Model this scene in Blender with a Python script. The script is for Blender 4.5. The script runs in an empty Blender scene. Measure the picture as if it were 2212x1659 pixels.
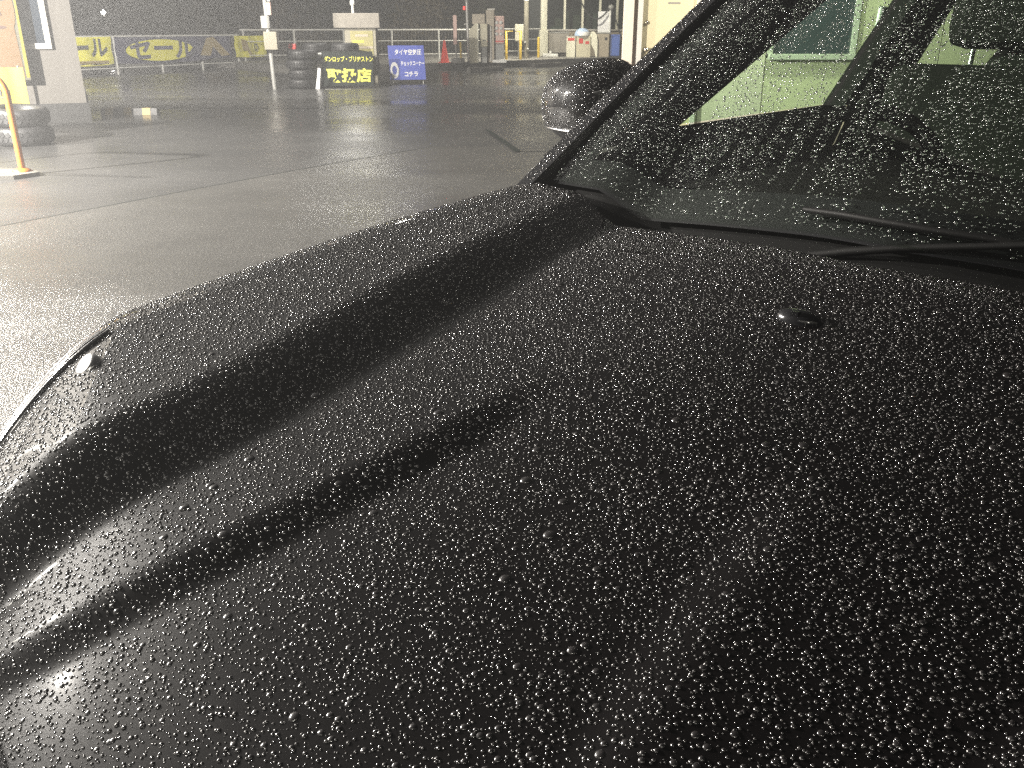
import bpy, bmesh, math, random
import numpy as np
from mathutils import Vector, Matrix, Euler
R = math.radians
random.seed(7)
rng = np.random.default_rng(7)
SC = bpy.context.scene
COL = SC.collection

# ------------------------------------------------------------------ camera
cam = bpy.data.cameras.new('camera')
cam.sensor_width = 36.0
cam.lens = 36.0 * 1896.0 / 2212.0
cam.clip_start = 0.02
cam.clip_end = 600
cam.dof.use_dof = False
camo = bpy.data.objects.new('camera', cam)
COL.objects.link(camo)
camo.location = (0, 0, 1.25)
camo.rotation_euler = (R(90 - 22.1), 0, 0)
SC.camera = camo

# ------------------------------------------------------------------ night sky
w = bpy.data.worlds.new('World')
SC.world = w
w.use_nodes = True
bg = w.node_tree.nodes['Background']
bg.inputs['Color'].default_value = (0.55, 0.52, 0.56, 1)
bg.inputs['Strength'].default_value = 0.006

SC.view_settings.view_transform = 'Standard'
SC.view_settings.look = 'None'
SC.view_settings.exposure = 0.10
SC.view_settings.gamma = 1.0
SC.view_settings.use_curve_mapping = False
cy = SC.cycles
cy.use_denoising = False
try:
    cy.denoiser = 'OPENIMAGEDENOISE'
except Exception:
    pass
cy.max_bounces = 8
cy.diffuse_bounces = 2
cy.glossy_bounces = 3
cy.transmission_bounces = 6
cy.transparent_max_bounces = 12
cy.volume_bounces = 0
cy.sample_clamp_indirect = 4.0
cy.sample_clamp_direct = 0.0
cy.caustics_reflective = False
cy.caustics_refractive = False
cy.use_adaptive_sampling = True
cy.adaptive_threshold = 0.01

# ------------------------------------------------------------------ lamps of the station and one added fill lamp (all just outside the frame)
P_FLOOD = 2100.0      # floodlight head of the yard mast, aimed over the forecourt
P_GLOBE = 15000.0      # bare lamp on a second mast
P_DOOR = 105.0        # wall lamp over the door
P_KIOSK = 35.0       # lamp on the kiosk mast
P_PUMP = 600.0        # lamp on the pump island pole
P_CANOPY = 50.0      # canopy tube behind the photographer
FLOOD = Vector((-9.4, 8.7, 4.1))
GLOBE = Vector((-8.0, 4.7, 3.1))
FILL_L = Vector((-7.0, 15.9, 3.7))
P_FILL = 1250.0      # added lamp by the tyre shop, brightens the banners and boards
DOOR_L = Vector((3.6, 10.7, 3.3))
KIOSK_L = Vector((-3.75, 21.9, 3.1))
PUMP_L = Vector((0.5, 32.6, 5.0))
CANOPY_L = Vector((-1.6, -5.0, 4.6))

def area_lamp(name, loc, target, power, size, color, parent=None):
    l = bpy.data.lights.new(name, 'AREA')
    l.shape = 'DISK'; l.size = size; l.energy = power; l.color = color
    o = bpy.data.objects.new(name, l); COL.objects.link(o)
    o.location = loc
    d = Vector(target) - Vector(loc)
    o.rotation_euler = d.to_track_quat('-Z', 'Y').to_euler()
    return o

def globe_lamp(name, loc, power, radius, color):
    l = bpy.data.lights.new(name, 'POINT'); l.energy = power; l.shadow_soft_size = radius; l.color = color
    o = bpy.data.objects.new(name, l); COL.objects.link(o); o.location = loc
    return o

# ------------------------------------------------------------------ helpers
MATS = {}
def nodes_of(m):
    m.use_nodes = True
    return m.node_tree.nodes, m.node_tree.links

def mat(name, col, rough=0.5, metal=0.0, spec=0.5, coat=0.0, noise=0.0, nscale=8.0, bump=0.0, bscale=60.0, emit=None, estr=0.0, coat_rough=0.03, rvar=0.0):
    """principled with a little procedural tone variation, wear and fine relief"""
    m = bpy.data.materials.new(name)
    N, L = nodes_of(m)
    b = N['Principled BSDF']
    b.inputs['Base Color'].default_value = (*col, 1)
    b.inputs['Roughness'].default_value = rough
    b.inputs['Metallic'].default_value = metal
    b.inputs['Specular IOR Level'].default_value = spec
    b.inputs['Coat Weight'].default_value = coat
    b.inputs['Coat Roughness'].default_value = coat_rough
    tc = N.new('ShaderNodeTexCoord')
    if noise > 0:
        n = N.new('ShaderNodeTexNoise'); n.inputs['Scale'].default_value = nscale; n.inputs['Detail'].default_value = 6
        L.new(tc.outputs['Object'], n.inputs['Vector'])
        mx = N.new('ShaderNodeMix'); mx.data_type = 'RGBA'
        mx.inputs[6].default_value = (*[c * (1 - noise) for c in col], 1)
        mx.inputs[7].default_value = (*[min(1, c * (1 + noise)) for c in col], 1)
        L.new(n.outputs['Fac'], mx.inputs[0]); L.new(mx.outputs[2], b.inputs['Base Color'])
        if rvar > 0:
            mr = N.new('ShaderNodeMapRange'); mr.inputs[3].default_value = max(.02, rough - rvar); mr.inputs[4].default_value = rough + rvar
            L.new(n.outputs['Fac'], mr.inputs[0]); L.new(mr.outputs[0], b.inputs['Roughness'])
    if bump > 0:
        n2 = N.new('ShaderNodeTexNoise'); n2.inputs['Scale'].default_value = bscale; n2.inputs['Detail'].default_value = 4
        L.new(tc.outputs['Object'], n2.inputs['Vector'])
        bp = N.new('ShaderNodeBump'); bp.inputs['Strength'].default_value = bump; bp.inputs['Distance'].default_value = 0.01
        L.new(n2.outputs['Fac'], bp.inputs['Height']); L.new(bp.outputs[0], b.inputs['Normal'])
    if emit:
        b.inputs['Emission Color'].default_value = (*emit, 1); b.inputs['Emission Strength'].default_value = estr
    MATS[name] = m
    return m

class MB:
    """collects shapes and links them as one mesh object"""
    def __init__(s): s.v = []; s.f = []; s.smooth = []
    def add(s, vs, fs, smooth=False):
        o = len(s.v); s.v += [tuple(v) for v in vs]
        for f in fs: s.f.append(tuple(i + o for i in f)); s.smooth.append(smooth)
        return s
    def box(s, c, d, rot=None):
        x, y, z = d[0] / 2, d[1] / 2, d[2] / 2
        vs = [Vector(p) for p in ((-x,-y,-z),(x,-y,-z),(x,y,-z),(-x,y,-z),(-x,-y,z),(x,-y,z),(x,y,z),(-x,y,z))]
        if rot is not None: vs = [rot @ v for v in vs]
        c = Vector(c)
        return s.add([c + v for v in vs], [(0,3,2,1),(4,5,6,7),(0,1,5,4),(1,2,6,5),(2,3,7,6),(3,0,4,7)])
    def bbox(s, c, d, bev=0.01, rot=None):
        """box with chamfered vertical and top edges"""
        bm = bmesh.new(); bmesh.ops.create_cube(bm, size=1.0)
        for v in bm.verts: v.co = Vector((v.co.x * d[0], v.co.y * d[1], v.co.z * d[2]))
        bmesh.ops.bevel(bm, geom=bm.edges[:], offset=bev, segments=2, affect='EDGES', profile=.6)
        bm.verts.index_update()
        vs = [(rot @ v.co if rot is not None else v.co) + Vector(c) for v in bm.verts]
        fs = [[v.index for v in f.verts] for f in bm.faces]
        bm.free()
        return s.add(vs, fs, False)
    def tube(s, pts, r, seg=10, caps=True):
        pts = [Vector(p) for p in pts]; n = len(pts)
        rr = [float(k) for k in r] if hasattr(r, '__len__') else [float(r)] * n
        rings = []
        up = None
        for i, p in enumerate(pts):
            t = (pts[min(i + 1, n - 1)] - pts[max(i - 1, 0)]).normalized()
            if up is None or abs(up.dot(t)) > .99:
                up = Vector((0, 0, 1)) if abs(t.z) < .9 else Vector((1, 0, 0))
            a = t.cross(up).normalized(); b = a.cross(t).normalized(); up = b
            rings.append([p + rr[i] * (math.cos(2 * math.pi * k / seg) * a + math.sin(2 * math.pi * k / seg) * b) for k in range(seg)])
        vs = [v for ring in rings for v in ring]; fs = []
        for i in range(n - 1):
            for k in range(seg):
                fs.append((i * seg + k, i * seg + (k + 1) % seg, (i + 1) * seg + (k + 1) % seg, (i + 1) * seg + k))
        s.add(vs, fs, True)
        if caps:
            s.add(rings[0], [tuple(range(seg))]); s.add(rings[-1], [tuple(reversed(range(seg)))])
        return s
    def lathe(s, prof, c=(0, 0, 0), seg=24, rot=None, smooth=True):
        vs = []; n = len(prof)
        for k in range(seg):
            a = 2 * math.pi * k / seg
            for r, z in prof:
                v = Vector((r * math.cos(a), r * math.sin(a), z))
                vs.append((rot @ v if rot is not None else v) + Vector(c))
        fs = []
        for k in range(seg):
            for i in range(n - 1):
                fs.append((k * n + i, ((k + 1) % seg) * n + i, ((k + 1) % seg) * n + i + 1, k * n + i + 1))
        return s.add(vs, fs, smooth)
    def grid(s, P, smooth=True, flip=False):
        """P[i][j] -> points"""
        ni, nj = len(P), len(P[0]); vs = [P[i][j] for i in range(ni) for j in range(nj)]; fs = []
        for i in range(ni - 1):
            for j in range(nj - 1):
                q = (i * nj + j, (i + 1) * nj + j, (i + 1) * nj + j + 1, i * nj + j + 1)
                fs.append(q[::-1] if flip else q)
        return s.add(vs, fs, smooth)
    def prism(s, poly, a0, a1, axis='y'):
        """extrude a 2-D outline between a0 and a1 along an axis"""
        def P(u, v, a): return (u, a, v) if axis == 'y' else ((a, u, v) if axis == 'x' else (u, v, a))
        n = len(poly); vs = [P(u, v, a0) for u, v in poly] + [P(u, v, a1) for u, v in poly]
        fs = [tuple(range(n)), tuple(reversed(range(n, 2 * n)))]
        for i in range(n): fs.append((i, i + n, (i + 1) % n + n, (i + 1) % n))
        return s.add(vs, fs)
    def build(s, name, m, parent=None, mw=None):
        me = bpy.data.meshes.new(name); me.from_pydata([tuple(v) for v in s.v], [], s.f)
        me.polygons.foreach_set('use_smooth', s.smooth); me.update()
        if isinstance(m, str): m = MATS[m]
        me.materials.append(m)
        o = bpy.data.objects.new(name, me); COL.objects.link(o)
        if parent is not None: o.parent = parent
        if mw is not None: o.matrix_local = mw
        return o

def fixn(o):
    bm = bmesh.new(); bm.from_mesh(o.data); bmesh.ops.recalc_face_normals(bm, faces=bm.faces); bm.to_mesh(o.data); bm.free()
    return o

def tag(o, label=None, cat=None, group=None, kind=None):
    if label: o['label'] = label
    if cat: o['category'] = cat
    if group: o['group'] = group
    if kind: o['kind'] = kind
    return o
def empty(name, loc=(0, 0, 0), rz=0.0):
    o = bpy.data.objects.new(name, None); COL.objects.link(o); o.location = loc; o.rotation_euler = (0, 0, rz); return o
def thing(name, label, cat, loc=(0, 0, 0), rz=0.0, group=None):
    return tag(empty(name, loc, rz), label, cat, group)
def copy_tree(o, parent=None):
    c = o.copy(); COL.objects.link(c); c.parent = parent
    for ch in list(o.children): copy_tree(ch, c)
    return c
def lettering(text, size, m, parent, mw, name='lettering', xs=1.0, bold=0.0, depth=0.001):
    cu = bpy.data.curves.new(name, 'FONT'); cu.body = text; cu.size = size; cu.align_x = 'CENTER'; cu.align_y = 'CENTER'
    cu.extrude = depth; cu.offset = bold; cu.resolution_u = 3
    t = bpy.data.objects.new('tmp', cu); COL.objects.link(t)
    dg = bpy.context.evaluated_depsgraph_get()
    me = bpy.data.meshes.new_from_object(t.evaluated_get(dg))
    bpy.data.objects.remove(t); bpy.data.curves.remove(cu)
    me.transform(Matrix.Diagonal((xs, 1, 1, 1)))
    me.materials.clear(); me.materials.append(MATS[m] if isinstance(m, str) else m)
    o = bpy.data.objects.new(name, me); COL.objects.link(o); o.parent = parent; o.matrix_local = mw
    return o
def face_mw(loc, rz=0.0, tilt=0.0):
    """matrix whose local XY plane stands upright facing -Y (then turned rz, leaned back by tilt)"""
    return Matrix.Translation(loc) @ Matrix.Rotation(rz, 4, 'Z') @ Matrix.Rotation(R(90) - tilt, 4, 'X')

# ------------------------------------------------------------------ materials
mat('paint', (0.0035, 0.003, 0.0031), rough=0.45, spec=0.005, coat=1.0, coat_rough=0.035, noise=0.25, nscale=5)
mat('black_trim', (0.012, 0.012, 0.013), rough=0.55, spec=0.3, noise=.3, nscale=30, bump=.15, bscale=400)
mat('gloss_black', (0.006, 0.006, 0.007), rough=0.12, coat=.6, noise=.2, nscale=10)
mat('frit', (0.006, 0.006, 0.007), rough=0.35, spec=.3, noise=.2, nscale=10)
mat('chrome', (0.75, 0.75, 0.76), rough=0.12, metal=1.0, noise=.06, nscale=12)
mat('reflector', (0.8, 0.8, 0.8), rough=0.18, metal=1.0, noise=.05, nscale=12)
mat('interior', (0.009, 0.0085, 0.0085), rough=0.8, spec=.06, noise=.35, nscale=20, bump=.2, bscale=300)
mat('seat_cloth', (0.008, 0.0075, 0.007), rough=0.9, spec=.04, noise=.3, nscale=60, bump=.3, bscale=500)
mat('wheel_rim_leather', (0.015, 0.014, 0.013), rough=0.35, spec=.5, noise=.2, nscale=40)
mat('wiper_black', (0.004, 0.004, 0.004), rough=0.6, spec=.12, noise=.2, nscale=40)
mat('rubber', (0.018, 0.018, 0.019), rough=0.5, spec=.5, noise=.4, nscale=15, bump=.3, bscale=120, rvar=.15)
mat('alloy', (0.35, 0.35, 0.36), rough=0.3, metal=1.0, noise=.1)
mat('tail_red', (0.35, 0.01, 0.01), rough=0.15, coat=.6, noise=.15)
mat('plaster_left', (0.115, 0.107, 0.096), rough=0.7, noise=.10, nscale=1.5, bump=.25, bscale=25)
mat('plinth_black', (0.03, 0.03, 0.03), rough=0.45, noise=.3, nscale=6)
mat('wall_cream', (0.60, 0.55, 0.40), rough=0.6, noise=.05, nscale=1.2, bump=.10, bscale=30)
mat('wall_pink', (0.62, 0.55, 0.46), rough=0.6, noise=.05, nscale=1.2, bump=.10, bscale=30)
mat('door_cream', (0.60, 0.53, 0.34), rough=0.42, noise=.04, nscale=2.0)
mat('frame_white', (0.55, 0.53, 0.48), rough=0.4, noise=.06, nscale=5)
mat('frame_brown', (0.16, 0.11, 0.07), rough=0.5, noise=.15, nscale=7)
mat('brass', (0.62, 0.55, 0.42), rough=0.22, metal=1.0, noise=.1)
mat('steel', (0.45, 0.45, 0.43), rough=0.35, metal=.9, noise=.15, nscale=9)
mat('galv', (0.42, 0.42, 0.40), rough=0.5, metal=.4, noise=.2, nscale=14)
mat('white_paint', (0.74, 0.74, 0.70), rough=0.45, noise=.08, nscale=8)
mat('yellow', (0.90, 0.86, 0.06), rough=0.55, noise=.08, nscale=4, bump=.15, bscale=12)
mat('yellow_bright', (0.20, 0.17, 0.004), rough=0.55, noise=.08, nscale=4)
mat('yellow_rail', (0.75, 0.52, 0.06), rough=0.45, noise=.1, nscale=9)
mat('navy', (0.055, 0.055, 0.115), rough=0.6, noise=.2, nscale=4, bump=.15, bscale=12)
mat('ink', (0.03, 0.03, 0.035), rough=0.6, noise=.2, nscale=10)
mat('ochre', (0.36, 0.27, 0.10), rough=0.6, noise=.15, nscale=5)
mat('sign_dark', (0.014, 0.018, 0.016), rough=0.6, spec=.12, noise=.2, nscale=6)
mat('sign_yellow', (0.60, 0.58, 0.06), rough=0.5, noise=.1, nscale=9)
mat('sign_blue', (0.075, 0.10, 0.36), rough=0.45, noise=.1, nscale=6)
mat('sign_white', (0.70, 0.70, 0.70), rough=0.5, noise=.05, nscale=9)
mat('orange', (0.50, 0.16, 0.02), rough=0.4, noise=.12, nscale=10, bump=.1, bscale=60)
mat('cone_red', (0.85, 0.06, 0.03), rough=0.45, noise=.12, nscale=9)
mat('red', (0.55, 0.05, 0.04), rough=0.5, noise=.1)
mat('concrete', (0.26, 0.25, 0.23), rough=0.65, noise=.22, nscale=5, bump=.3, bscale=40, rvar=.15)
mat('concrete_wet', (0.13, 0.125, 0.115), rough=0.4, noise=.25, nscale=4, bump=.3, bscale=60, rvar=.2)
mat('kiosk_beige', (0.27, 0.25, 0.19), rough=0.6, noise=.12, nscale=6)
mat('kiosk_slab', (0.26, 0.24, 0.205), rough=0.75, noise=.22, nscale=9, bump=.3, bscale=30)
mat('poster_yellow', (0.30, 0.27, 0.10), rough=0.5, noise=.3, nscale=7)
mat('cab_beige', (0.55, 0.51, 0.37), rough=0.5, noise=.08, nscale=6)
mat('cab_brown', (0.38, 0.33, 0.25), rough=0.5, noise=.08, nscale=6)
mat('cab_grey', (0.28, 0.28, 0.26), rough=0.5, noise=.1, nscale=6)
mat('office_white', (0.72, 0.70, 0.56), rough=0.5, noise=.05, nscale=3)
mat('office_dark', (0.07, 0.08, 0.075), rough=0.7, noise=.3, nscale=2)
mat('blue_plastic', (0.10, 0.17, 0.48), rough=0.4, noise=.08)
mat('pale_blue', (0.45, 0.58, 0.78), rough=0.5, noise=.1)
mat('pink', (0.62, 0.42, 0.36), rough=0.55, noise=.12)
mat('lime', (0.58, 0.60, 0.22), rough=0.55, noise=.1)
mat('skin_print', (0.13, 0.075, 0.028), rough=0.5, noise=.12, nscale=5)
mat('skin_shade', (0.07, 0.035, 0.025), rough=0.5, noise=.12, nscale=5)
mat('poster_dark', (0.05, 0.04, 0.06), rough=0.5, noise=.2, nscale=5)
mat('poster_pale', (0.09, 0.085, 0.06), rough=0.5, noise=.2, nscale=3)
mat('bark', (0.06, 0.045, 0.03), rough=0.9, noise=.35, nscale=12, bump=.5, bscale=30)
mat('leaf_a', (0.062, 0.066, 0.036), rough=0.8, spec=.1, noise=.45, nscale=.9)
mat('leaf_b', (0.095, 0.078, 0.048), rough=0.8, spec=.1, noise=.45, nscale=.8)
mat('lamp_glass', (0.9, 0.9, 0.85), rough=0.3, emit=(1.0, .95, .82), estr=14.0)
mat('far_lamp_glass', (0.9, 0.9, 0.85), rough=0.3, emit=(1.0, .97, .9), estr=60.0)
mat('red_lamp', (0.6, 0.02, 0.02), rough=0.3, emit=(1.0, .06, .04), estr=1.0)
mat('pane_dark', (0.03, 0.04, 0.055), rough=0.08, spec=.6, noise=.2, nscale=2)
mat('strip_pale', (0.55, 0.54, 0.50), rough=0.45, noise=.3, nscale=12)

def tinted_glass(name, tint, refl=1.0, rough=0.02):
    m = bpy.data.materials.new(name); N, L = nodes_of(m)
    for n in list(N): N.remove(n)
    out = N.new('ShaderNodeOutputMaterial'); tr = N.new('ShaderNodeBsdfTransparent'); gl = N.new('ShaderNodeBsdfGlossy')
    tr.inputs[0].default_value = (*tint, 1); gl.inputs['Roughness'].default_value = rough; gl.inputs[0].default_value = (1, 1, 1, 1)
    fr = N.new('ShaderNodeLayerWeight'); fr.inputs['Blend'].default_value = .5
    pw = N.new('ShaderNodeMath'); pw.operation = 'POWER'; pw.inputs[1].default_value = 4.5
    mul = N.new('ShaderNodeMath'); mul.operation = 'MULTIPLY_ADD'; mul.inputs[1].default_value = .9 * refl; mul.inputs[2].default_value = .045 * refl; mul.use_clamp = True
    mx = N.new('ShaderNodeMixShader')
    L.new(fr.outputs['Facing'], pw.inputs[0]); L.new(pw.outputs[0], mul.inputs[0]); L.new(mul.outputs[0], mx.inputs[0]); L.new(tr.outputs[0], mx.inputs[1]); L.new(gl.outputs[0], mx.inputs[2]); L.new(mx.outputs[0], out.inputs[0])
    MATS[name] = m
tinted_glass('windscreen_glass', (0.85, 0.91, 0.84))
tinted_glass('side_glass', (0.66, 0.88, 0.68))
tinted_glass('shop_glass', (0.62, 0.68, 0.64))
tinted_glass('lamp_cover', (0.93, 0.93, 0.93), rough=0.05)

def water(name, clear):
    m = bpy.data.materials.new(name); N, L = nodes_of(m); b = N['Principled BSDF']
    if clear:
        b.inputs['Base Color'].default_value = (0.85, 0.92, 0.85, 1); b.inputs['Transmission Weight'].default_value = 1.0
        b.inputs['IOR'].default_value = 1.7
        b.inputs['Coat Weight'].default_value = .8; b.inputs['Coat Roughness'].default_value = .25; b.inputs['Coat IOR'].default_value = 2.0
    else:
        b.inputs['Base Color'].default_value = (0.012, 0.010, 0.010, 1)
        b.inputs['IOR'].default_value = 2.9
        b.inputs['Coat Weight'].default_value = .28; b.inputs['Coat Roughness'].default_value = .22; b.inputs['Coat IOR'].default_value = 1.9
    n = N.new('ShaderNodeTexNoise'); n.inputs['Scale'].default_value = 9.0
    tc = N.new('ShaderNodeTexCoord'); L.new(tc.outputs['Object'], n.inputs['Vector'])
    mr = N.new('ShaderNodeMapRange'); mr.inputs[3].default_value = 0.05; mr.inputs[4].default_value = 0.09
    L.new(n.outputs['Fac'], mr.inputs[0]); L.new(mr.outputs[0], b.inputs['Roughness'])
    MATS[name] = m
water('bead_on_paint', False)
water('bead_on_glass', True)

# wet asphalt
def asphalt():
    m = bpy.data.materials.new('wet_asphalt'); N, L = nodes_of(m); b = N['Principled BSDF']
    tc = N.new('ShaderNodeTexCoord')
    def noise(scale, det=4, rough=.55, sx=1.0):
        n = N.new('ShaderNodeTexNoise'); n.inputs['Scale'].default_value = scale; n.inputs['Detail'].default_value = det; n.inputs['Roughness'].default_value = rough
        if sx != 1.0:
            mp = N.new('ShaderNodeMapping'); mp.inputs['Scale'].default_value = (sx, 1, 1); L.new(tc.outputs['Object'], mp.inputs[0]); L.new(mp.outputs[0], n.inputs['Vector'])
        else: L.new(tc.outputs['Object'], n.inputs['Vector'])
        return n
    big = noise(.28, 5, .6, .45); mid = noise(1.7, 5); fine = noise(150, 3, .6); grit = noise(70, 3, .6)
    cr = N.new('ShaderNodeValToRGB')
    cr.color_ramp.elements[0].position = .25; cr.color_ramp.elements[0].color = (.033, .033, .033, 1)
    cr.color_ramp.elements[1].position = .78; cr.color_ramp.elements[1].color = (.070, .069, .067, 1)
    add = N.new('ShaderNodeMath'); add.operation = 'MULTIPLY_ADD'; add.inputs[1].default_value = .45; L.new(mid.outputs['Fac'], add.inputs[0])
    sc = N.new('ShaderNodeMath'); sc.operation = 'MULTIPLY'; sc.inputs[1].default_value = .55; L.new(fine.outputs['Fac'], sc.inputs[0])
    L.new(sc.outputs[0], add.inputs[2]); L.new(add.outputs[0], cr.inputs[0]); L.new(cr.outputs[0], b.inputs['Base Color'])
    # puddled film: smoother where the big noise is high
    rr = N.new('ShaderNodeValToRGB'); e = rr.color_ramp.elements
    e[0].position = .40; e[0].color = (.40, .40, .40, 1); e[1].position = .64; e[1].color = (.14, .14, .14, 1)
    L.new(big.outputs['Fac'], rr.inputs[0]); L.new(rr.outputs[0], b.inputs['Roughness'])
    bs = N.new('ShaderNodeValToRGB'); e = bs.color_ramp.elements
    e[0].position = .42; e[0].color = (1, 1, 1, 1); e[1].position = .66; e[1].color = (.22, .22, .22, 1)
    L.new(big.outputs['Fac'], bs.inputs[0])
    h = N.new('ShaderNodeMath'); h.operation = 'ADD'; L.new(fine.outputs['Fac'], h.inputs[0]); L.new(grit.outputs['Fac'], h.inputs[1])
    bp = N.new('ShaderNodeBump'); bp.inputs['Distance'].default_value = .010
    st = N.new('ShaderNodeMath'); st.operation = 'MULTIPLY'; st.inputs[1].default_value = .85; L.new(bs.outputs[0], st.inputs[0]); sep = N.new('ShaderNodeSeparateXYZ'); L.new(tc.outputs['Object'], sep.inputs[0])
    fd = N.new('ShaderNodeMapRange'); fd.inputs[1].default_value = 2.5; fd.inputs[2].default_value = 11.0; fd.inputs[3].default_value = 1.0; fd.inputs[4].default_value = .06
    L.new(sep.outputs['Y'], fd.inputs[0])
    s2 = N.new('ShaderNodeMath'); s2.operation = 'MULTIPLY'; L.new(st.outputs[0], s2.inputs[0]); L.new(fd.outputs[0], s2.inputs[1]); L.new(s2.outputs[0], bp.inputs['Strength'])
    L.new(h.outputs[0], bp.inputs['Height']); L.new(bp.outputs[0], b.inputs['Normal'])
    b.inputs['Specular IOR Level'].default_value = .5
    MATS['wet_asphalt'] = m
    m2 = m.copy(); m2.name = 'wet_asphalt_pale'
    for n in m2.node_tree.nodes:
        if n.type == 'VALTORGB' and n.color_ramp.elements[1].position > .77:
            n.color_ramp.elements[0].color = (.038, .037, .035, 1); n.color_ramp.elements[1].color = (.084, .082, .077, 1)
    MATS['wet_asphalt_pale'] = m2
    m3 = m.copy(); m3.name = 'wet_asphalt_dark'
    for n in m3.node_tree.nodes:
        if n.type == 'VALTORGB' and n.color_ramp.elements[1].position > .77:
            n.color_ramp.elements[0].color = (.018, .018, .018, 1); n.color_ramp.elements[1].color = (.042, .041, .038, 1)
    MATS['wet_asphalt_dark'] = m3
asphalt()

# ------------------------------------------------------------------ ground
g = MB(); g.add([(-150, -60, 0), (150, -60, 0), (150, 170, 0), (-150, 170, 0)], [(0, 1, 2, 3)])
tag(g.build('ground', 'wet_asphalt'), kind='structure')
def sheet(name, pts, z, m):
    b = MB(); b.add([(x, y, z) for x, y in pts], [tuple(range(len(pts)))]); return tag(fixn(b.build(name, m)), kind='structure')
sheet('forecourt_patch', [(-9.5, -4.0), (6.5, -4.0), (6.5, 10.2), (-0.9, 10.2), (-2.04, 8.44), (-3.47, 5.91), (-9.5, -4.6 + .1)], 0.004, 'wet_asphalt_pale')
def strip(name, pts, wd, z, m):
    for (x0, y0), (x1, y1) in zip(pts, pts[1:]):
        d = Vector((x1 - x0, y1 - y0)).normalized(); n = Vector((-d.y, d.x)) * wd / 2
        sheet(name, [(x0 - n.x, y0 - n.y), (x1 - n.x, y1 - n.y), (x1 + n.x, y1 + n.y), (x0 + n.x, y0 + n.y)], z, m)
strip('asphalt_joint', [(-9.5, -4.6), (-3.47, 5.91), (-2.04, 8.44), (-0.9, 10.2)], .012, .0065, 'sign_dark')
sheet('relaid_asphalt', [(-9.0, 15.6), (-3.2, 15.2), (-2.4, 17.2), (-8.8, 17.9)], .004, 'wet_asphalt_dark')
# concrete apron strip with its dark joint beside the car
sheet('concrete_apron', [(-0.30, 11.9), (0.10, 9.75), (2.4, 9.9), (2.4, 11.96), (.9, 11.96)], 0.008, 'wet_asphalt')
sheet('apron_joint', [(-0.36, 11.95), (0.03, 9.70), (0.10, 9.75), (-0.30, 11.9)], 0.012, 'sign_dark')
for k, (x, y, dx, dy, wd) in enumerate([(-4.05, 20.05, .55, .05, .10)]):  # short pale strip lying flat on the ground by the boards
    n = Vector((-dy, dx)).normalized() * wd / 2
    sheet('pale_strip', [(x - n.x, y - n.y), (x + dx - n.x, y + dy - n.y), (x + dx + n.x, y + dy + n.y), (x + n.x, y + n.y)], 0.009, 'strip_pale')

# raised concrete platform of the far island, with its kerb
def platform():
    poly = [(-6.2, 26.6), (-2.62, 29.0), (2.25, 34.0), (4.12, 35.6), (16, 43), (16, 62), (-20, 62), (-20, 34.5), (-9.2, 31.0)]
    b = MB(); b.prism(poly, 0.0, 0.20, axis='z')
    tag(fixn(b.build('pavement', 'concrete')), kind='structure')
    b = MB()
    edge = [(-6.2, 26.6), (-2.62, 29.0), (2.25, 34.0), (4.12, 35.6), (16, 43)]
    for (x0, y0), (x1, y1) in zip(edge, edge[1:]):
        d = Vector((x1 - x0, y1 - y0)); L = d.length; a = math.atan2(d.y, d.x)
        n = max(1, round(L / 1.2))
        for i in range(n):
            t = (i + .5) / n; nx = d.y / L * .07; ny = -d.x / L * .07
            b.bbox((x0 + d.x * t + nx, y0 + d.y * t + ny, .112), (L / n - .012, .15, .225), .018, Matrix.Rotation(a, 3, 'Z'))
    tag(b.build('kerb', 'concrete_wet'), kind='structure')
platform()

# ------------------------------------------------------------------ the car
TH = R(45.0); C0 = 0.40
car = thing('parked_car', 'dark wet car with rain beads all over its long hood', 'car', (-C0 * math.sin(TH), C0 * math.cos(TH), 0), TH)
sst = lambda x: (lambda t: t * t * (3 - 2 * t))(np.clip(x, 0, 1))
def s_nose(q): return 0.015 + 0.185 * (np.abs(q) / .74) ** 2.2
def s_rear(q): return 0.965 + 0.215 * (np.sqrt(np.asarray(q) ** 2 + .03 ** 2) / .735) ** 1.2
def q_ridge(s): return 0.418 + 0.215 * np.sqrt((s - .35) ** 2 + .0025) - .02 * (s - .35)
def q_ridge2(s): return 0.158 + 0.28 * np.exp(-np.maximum(s, 0) / .16)
def zhood(s, q):
    s = np.asarray(s, float); a = np.abs(np.asarray(q, float))
    z = .995 + .060 * (s - 1.193) - .062 * (s - 1.193) ** 2
    z = z - 1.56 * np.maximum(0, a - .66) ** 2
    q1 = q_ridge(s); q2 = q_ridge2(s)
    z = z + .055 * np.clip(.66 - a, 0, .66 - q1)
    z = z - .035 * (1 + .45 * sst((.36 - s) / .22)) * sst((q1 - a) / .115)
    inner = np.maximum(0, q1 - .115 - q2)
    z = z + .095 * np.clip(q1 - .115 - a, 0, None) - .095 * .5 * np.maximum(0, q2 - a) ** 2 / np.maximum(.02, q2 + .0001)
    z = z - .015 * sst((q2 - a) / .055) * sst((.62 - s) / .14) * sst((np.asarray(q) + .42) / .46)
    z = z + .018 * sst((s - .72) / .26) * np.clip(1 - (a / .52) ** 2, 0, 1)
    d = s - s_nose(q)
    z = z - .165 * np.clip(1 - d / .23, 0, 1) ** 2 * np.clip(.35 + .65 * (a / .74) ** 1.5, 0, 1.3)
    return z
def pt(s, q, z): return (float(s), float(q), float(z))

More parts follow.
